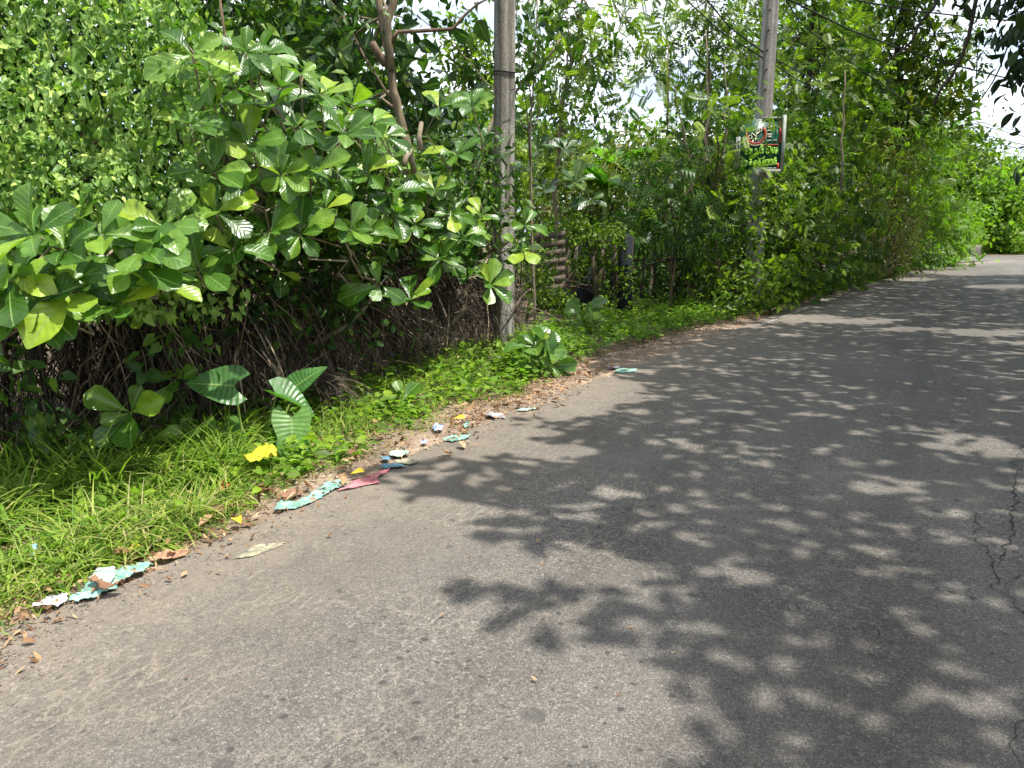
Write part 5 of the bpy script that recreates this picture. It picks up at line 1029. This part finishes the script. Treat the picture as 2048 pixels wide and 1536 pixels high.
# ------------------------------------------------------------------ single pieces of rubbish
def cloth(name, label, cat, poly, mat, thick=.02, cell=.008, z0=.03, wr=9.0, group=None):
    gp = np.array([G(u, v, .03)[:2] for u, v in poly]); c = gp.mean(0)
    cell = max(cell, (gp.max(0) - gp.min(0)).max() / 90)
    cell = min(cell, .012); x = np.arange(gp[:, 0].min() - cell, gp[:, 0].max() + cell, cell); y = np.arange(gp[:, 1].min() - cell, gp[:, 1].max() + cell, cell)
    X, Y = np.meshgrid(x, y, indexing='ij'); jx = X + np.array([[noise.noise(Vector((a * 14, b * 14, 5))) for b in y] for a in x]) * .012; jy = Y + np.array([[noise.noise(Vector((a * 14, b * 14, 8))) for b in y] for a in x]) * .012
    ins = inpoly(jx.ravel(), jy.ravel(), [tuple(p) for p in gp]).reshape(X.shape)
    Z = np.array([[abs(noise.noise(Vector((a * wr, b * wr * 2.2, 2)))) + .5 * abs(noise.noise(Vector((a * wr * 3, b * wr * 3, 4)))) for b in y] for a in x]) * thick
    V = np.stack([jx, jy, Z + z0], -1); idx = -np.ones(X.shape, int); keep = np.zeros(X.shape, bool); T = []
    for i in range(len(x) - 1):
        for j in range(len(y) - 1):
            if ins[i, j] and ins[i + 1, j] and ins[i, j + 1] and ins[i + 1, j + 1]: T.append((i * len(y) + j, (i + 1) * len(y) + j, (i + 1) * len(y) + j + 1, i * len(y) + j + 1))
    if not T: return
    T = np.array(T); used, inv = np.unique(T, return_inverse=True); Vv = V.reshape(-1, 3)[used] - np.array([c[0], c[1], 0])
    o = link(name, mk_mesh(name, Vv, inv.reshape(T.shape), mat), None, (c[0], c[1], 0)); tag(o, label, cat, group)
    sm_ = o.modifiers.new('thickness', 'SOLIDIFY'); sm_.thickness = .003; return o
m_teal = cloth_mat('teal_cloth', (0.17, 0.38, 0.31), k=.7); m_tealp = cloth_mat('pale_teal_cloth', (0.33, 0.48, 0.40)); m_pink = cloth_mat('pink_cloth', (0.48, 0.13, 0.16), k=.6)
m_blue = cloth_mat('blue_cloth', (0.06, 0.22, 0.32)); m_whitec = cloth_mat('white_paper', (0.72, 0.70, 0.70), k=.15); m_yel = cloth_mat('yellow_plastic', (0.8, 0.66, 0.02), k=.05)
m_red = cloth_mat('red_wrapper', (0.6, 0.06, 0.03), k=.1); m_cream = cloth_mat('cream_cloth', (0.34, 0.31, 0.20), (0.12, 0.11, 0.095), k=1.0); m_greyc = cloth_mat('grey_rag', (0.3, 0.29, 0.31), k=.5); m_bw = cloth_mat('blue_white_wrapper', (0.12, 0.2, 0.65), (0.75, 0.75, 0.78), 1.0); m_brn = cloth_mat('brown_dead_leaf', (0.20, 0.10, 0.055), (0.3, 0.2, 0.12)); m_rust = cloth_mat('rusty_dead_leaf', (0.36, 0.2, 0.12), (0.2, 0.1, 0.06))
rg = 'rags and wrappers littering the road edge'
cloth('cloth_rag', 'long teal rag with a pale fold at the left end of the road edge', 'rag', [(132, 1204), (170, 1172), (200, 1148), (240, 1142), (262, 1132), (310, 1128), (290, 1145), (270, 1152), (240, 1165), (235, 1178), (205, 1190), (190, 1200), (155, 1207)], m_teal, .03, group=rg)
cloth('cloth_rag', 'pale teal fold of cloth lying on top of the long teal rag', 'rag', [(175, 1168), (200, 1147), (232, 1144), (236, 1160), (225, 1178), (205, 1182)], m_tealp, .02, z0=.055, group=rg)
cloth('paper_sheet', 'crumpled white paper beside the teal rag, nearest the left edge of the photo', 'paper', [(57, 1220), (75, 1206), (100, 1195), (125, 1186), (143, 1192), (130, 1208), (118, 1218), (80, 1219)], m_whitec, .03, group=rg)
cloth('curled_leaf', 'curled brown dead leaf lying across the long teal rag', 'dead leaf', [(176, 1174), (195, 1170), (208, 1174), (210, 1184), (262, 1184), (240, 1193), (203, 1199), (190, 1185)], m_brn, .05, z0=.06, group='dead leaves one can pick out')
cloth('cloth_rag', 'worn teal rag flattened on the road edge left of the pink one', 'rag', [(545, 1020), (560, 1000), (590, 1003), (618, 990), (640, 975), (655, 962), (700, 958), (690, 972), (665, 982), (645, 995), (620, 1008), (590, 1018), (565, 1022)], m_teal, .02, group=rg)
cloth('cloth_rag', 'faded pink rag pressed into the tarmac beside the worn teal one', 'rag', [(665, 984), (695, 972), (705, 962), (740, 950), (782, 936), (775, 945), (755, 956), (762, 966), (735, 970), (700, 978)], m_pink, .012, group=rg)
cloth('cloth_rag', 'blue rag on the road edge beyond the pink one', 'rag', [(755, 932), (790, 925), (815, 933), (800, 937), (770, 938)], m_blue, .015, group=rg)
cloth('cloth_rag', 'small blue scrap touching the grass above the blue rag', 'rag', [(758, 915), (778, 911), (782, 919), (765, 922)], m_blue, .015, group=rg)
cloth('cloth_rag', 'pale teal rag folded on the sand above the blue rag', 'rag', [(778, 903), (815, 900), (820, 908), (800, 914), (778, 912)], m_tealp, .02, group=rg)
cloth('cloth_rag', 'cream rag stretched out right of the blue rag', 'rag', [(785, 920), (820, 917), (840, 924), (820, 930), (795, 926)], m_cream, .01, group=rg)
cloth('cloth_rag', 'narrow teal rag by the dead leaves and the blue and white wrapper', 'rag', [(880, 880), (900, 872), (945, 869), (935, 877), (905, 885)], m_teal, .015, group=rg)
cloth('cloth_rag', 'tiny teal scrap beside the blue and white wrapper', 'rag', [(925, 850), (938, 844), (940, 852), (930, 858)], m_teal, .02, group=rg)
cloth('plastic_wrapper', 'crumpled blue and white wrapper at the grass edge', 'wrapper', [(863, 855), (872, 851), (890, 853), (884, 861), (868, 863)], m_bw, .04, group=rg)
cloth('plastic_wrapper', 'small blue wrapper beside the narrow teal rag', 'wrapper', [(838, 886), (848, 880), (858, 884), (850, 889)], m_bw, .03, group=rg)
cloth('cloth_rag', 'grey rag spread at the road edge below the near pole', 'rag', [(968, 828), (985, 823), (1010, 830), (1012, 838), (990, 836), (975, 834)], m_greyc, .02, group=rg)
cloth('cloth_rag', 'thin pale teal strip lying right of the grey rag', 'rag', [(1030, 822), (1045, 817), (1070, 815), (1075, 818), (1050, 823)], m_tealp, .02, group=rg)
cloth('cloth_rag', 'teal rag farthest along the shoulder, right of the road edge sapling', 'rag', [(1225, 742), (1240, 737), (1275, 738), (1272, 743), (1240, 746)], m_teal, .012, group=rg)
cloth('cloth_rag', 'grey blue strip just above the farthest teal rag', 'rag', [(1212, 735), (1230, 731), (1245, 733), (1235, 737)], m_greyc, .02, group=rg)
cloth('cloth_rag', 'worn cream rag pressed flat into the tarmac out on the lane', 'rag', [(463, 1117), (490, 1100), (510, 1088), (545, 1084), (575, 1080), (560, 1092), (530, 1103), (500, 1113)], m_cream, .006, z0=.026, group=rg)
cloth('plastic_bag', 'bright yellow crumpled plastic lying in the grass under the elephant ear', 'plastic bag', [(488, 952), (505, 940), (520, 932), (535, 925), (552, 930), (558, 945), (540, 950), (520, 955), (500, 958)], m_yel, .07, z0=.13, group=None)
cloth('plastic_wrapper', 'small red wrapper in the grass below the yellow plastic', 'wrapper', [(436, 985), (445, 977), (462, 979), (458, 988), (442, 991)], m_red, .06, z0=.04, group=rg)
cloth('plastic_wrapper', 'pale blue scrap buried in the grass at the left', 'wrapper', [(60, 1130), (66, 1116), (80, 1114), (78, 1130)], cloth_mat('pale_blue_plastic', (.3, .6, .8), k=.1), .08, z0=.06, group=rg)
cloth('dead_leaf', 'large flat brown dead leaf at the grass edge above the worn teal rag', 'dead leaf', [(555, 992), (575, 982), (600, 980), (612, 984), (590, 994), (570, 998)], m_brn, .03, group='dead leaves one can pick out')
cloth('dead_leaf', 'long rusty strip of dead bark leaf on the shoulder right of the long teal rag', 'dead leaf', [(280, 1125), (320, 1108), (378, 1096), (375, 1112), (330, 1122), (295, 1128)], m_rust, .03, group='dead leaves one can pick out')
for (u, v, s, a, lab) in [(700, 948, .09, .4, 'curved yellow leaf lying above the pink rag'), (482, 1048, .09, 2.2, 'yellow leaf on the dirt at the foot of the dry grass tuft'), (255, 1100, .06, 1., 'small yellow leaf in the grass above the long teal rag'), (905, 838, .10, .1, 'yellow leaf near the tiny teal scrap')]:
    g = G(u, v, .05); r_ = bpy.data.objects.new('yellow_leaf', None)
    bpy.data.objects.remove(r_); tm = ALM[3]; D = np.array([math.cos(a), math.sin(a), .1]); N = np.array([.1, -.3, 1.]); X = nrm(np.cross(D, N)); N = np.cross(X, D)
    V = s * (tm[0][:, 0:1] * X + tm[0][:, 1:2] * D + tm[0][:, 2:3] * N); o = link('yellow_leaf', mk_mesh('yellow_leaf', V, tm[1], m_yleaf, tm[2]), None, tuple(g)); tag(o, lab, 'fallen leaf', 'dead leaves one can pick out')
print('leaf triangles joined:', TRI[0])
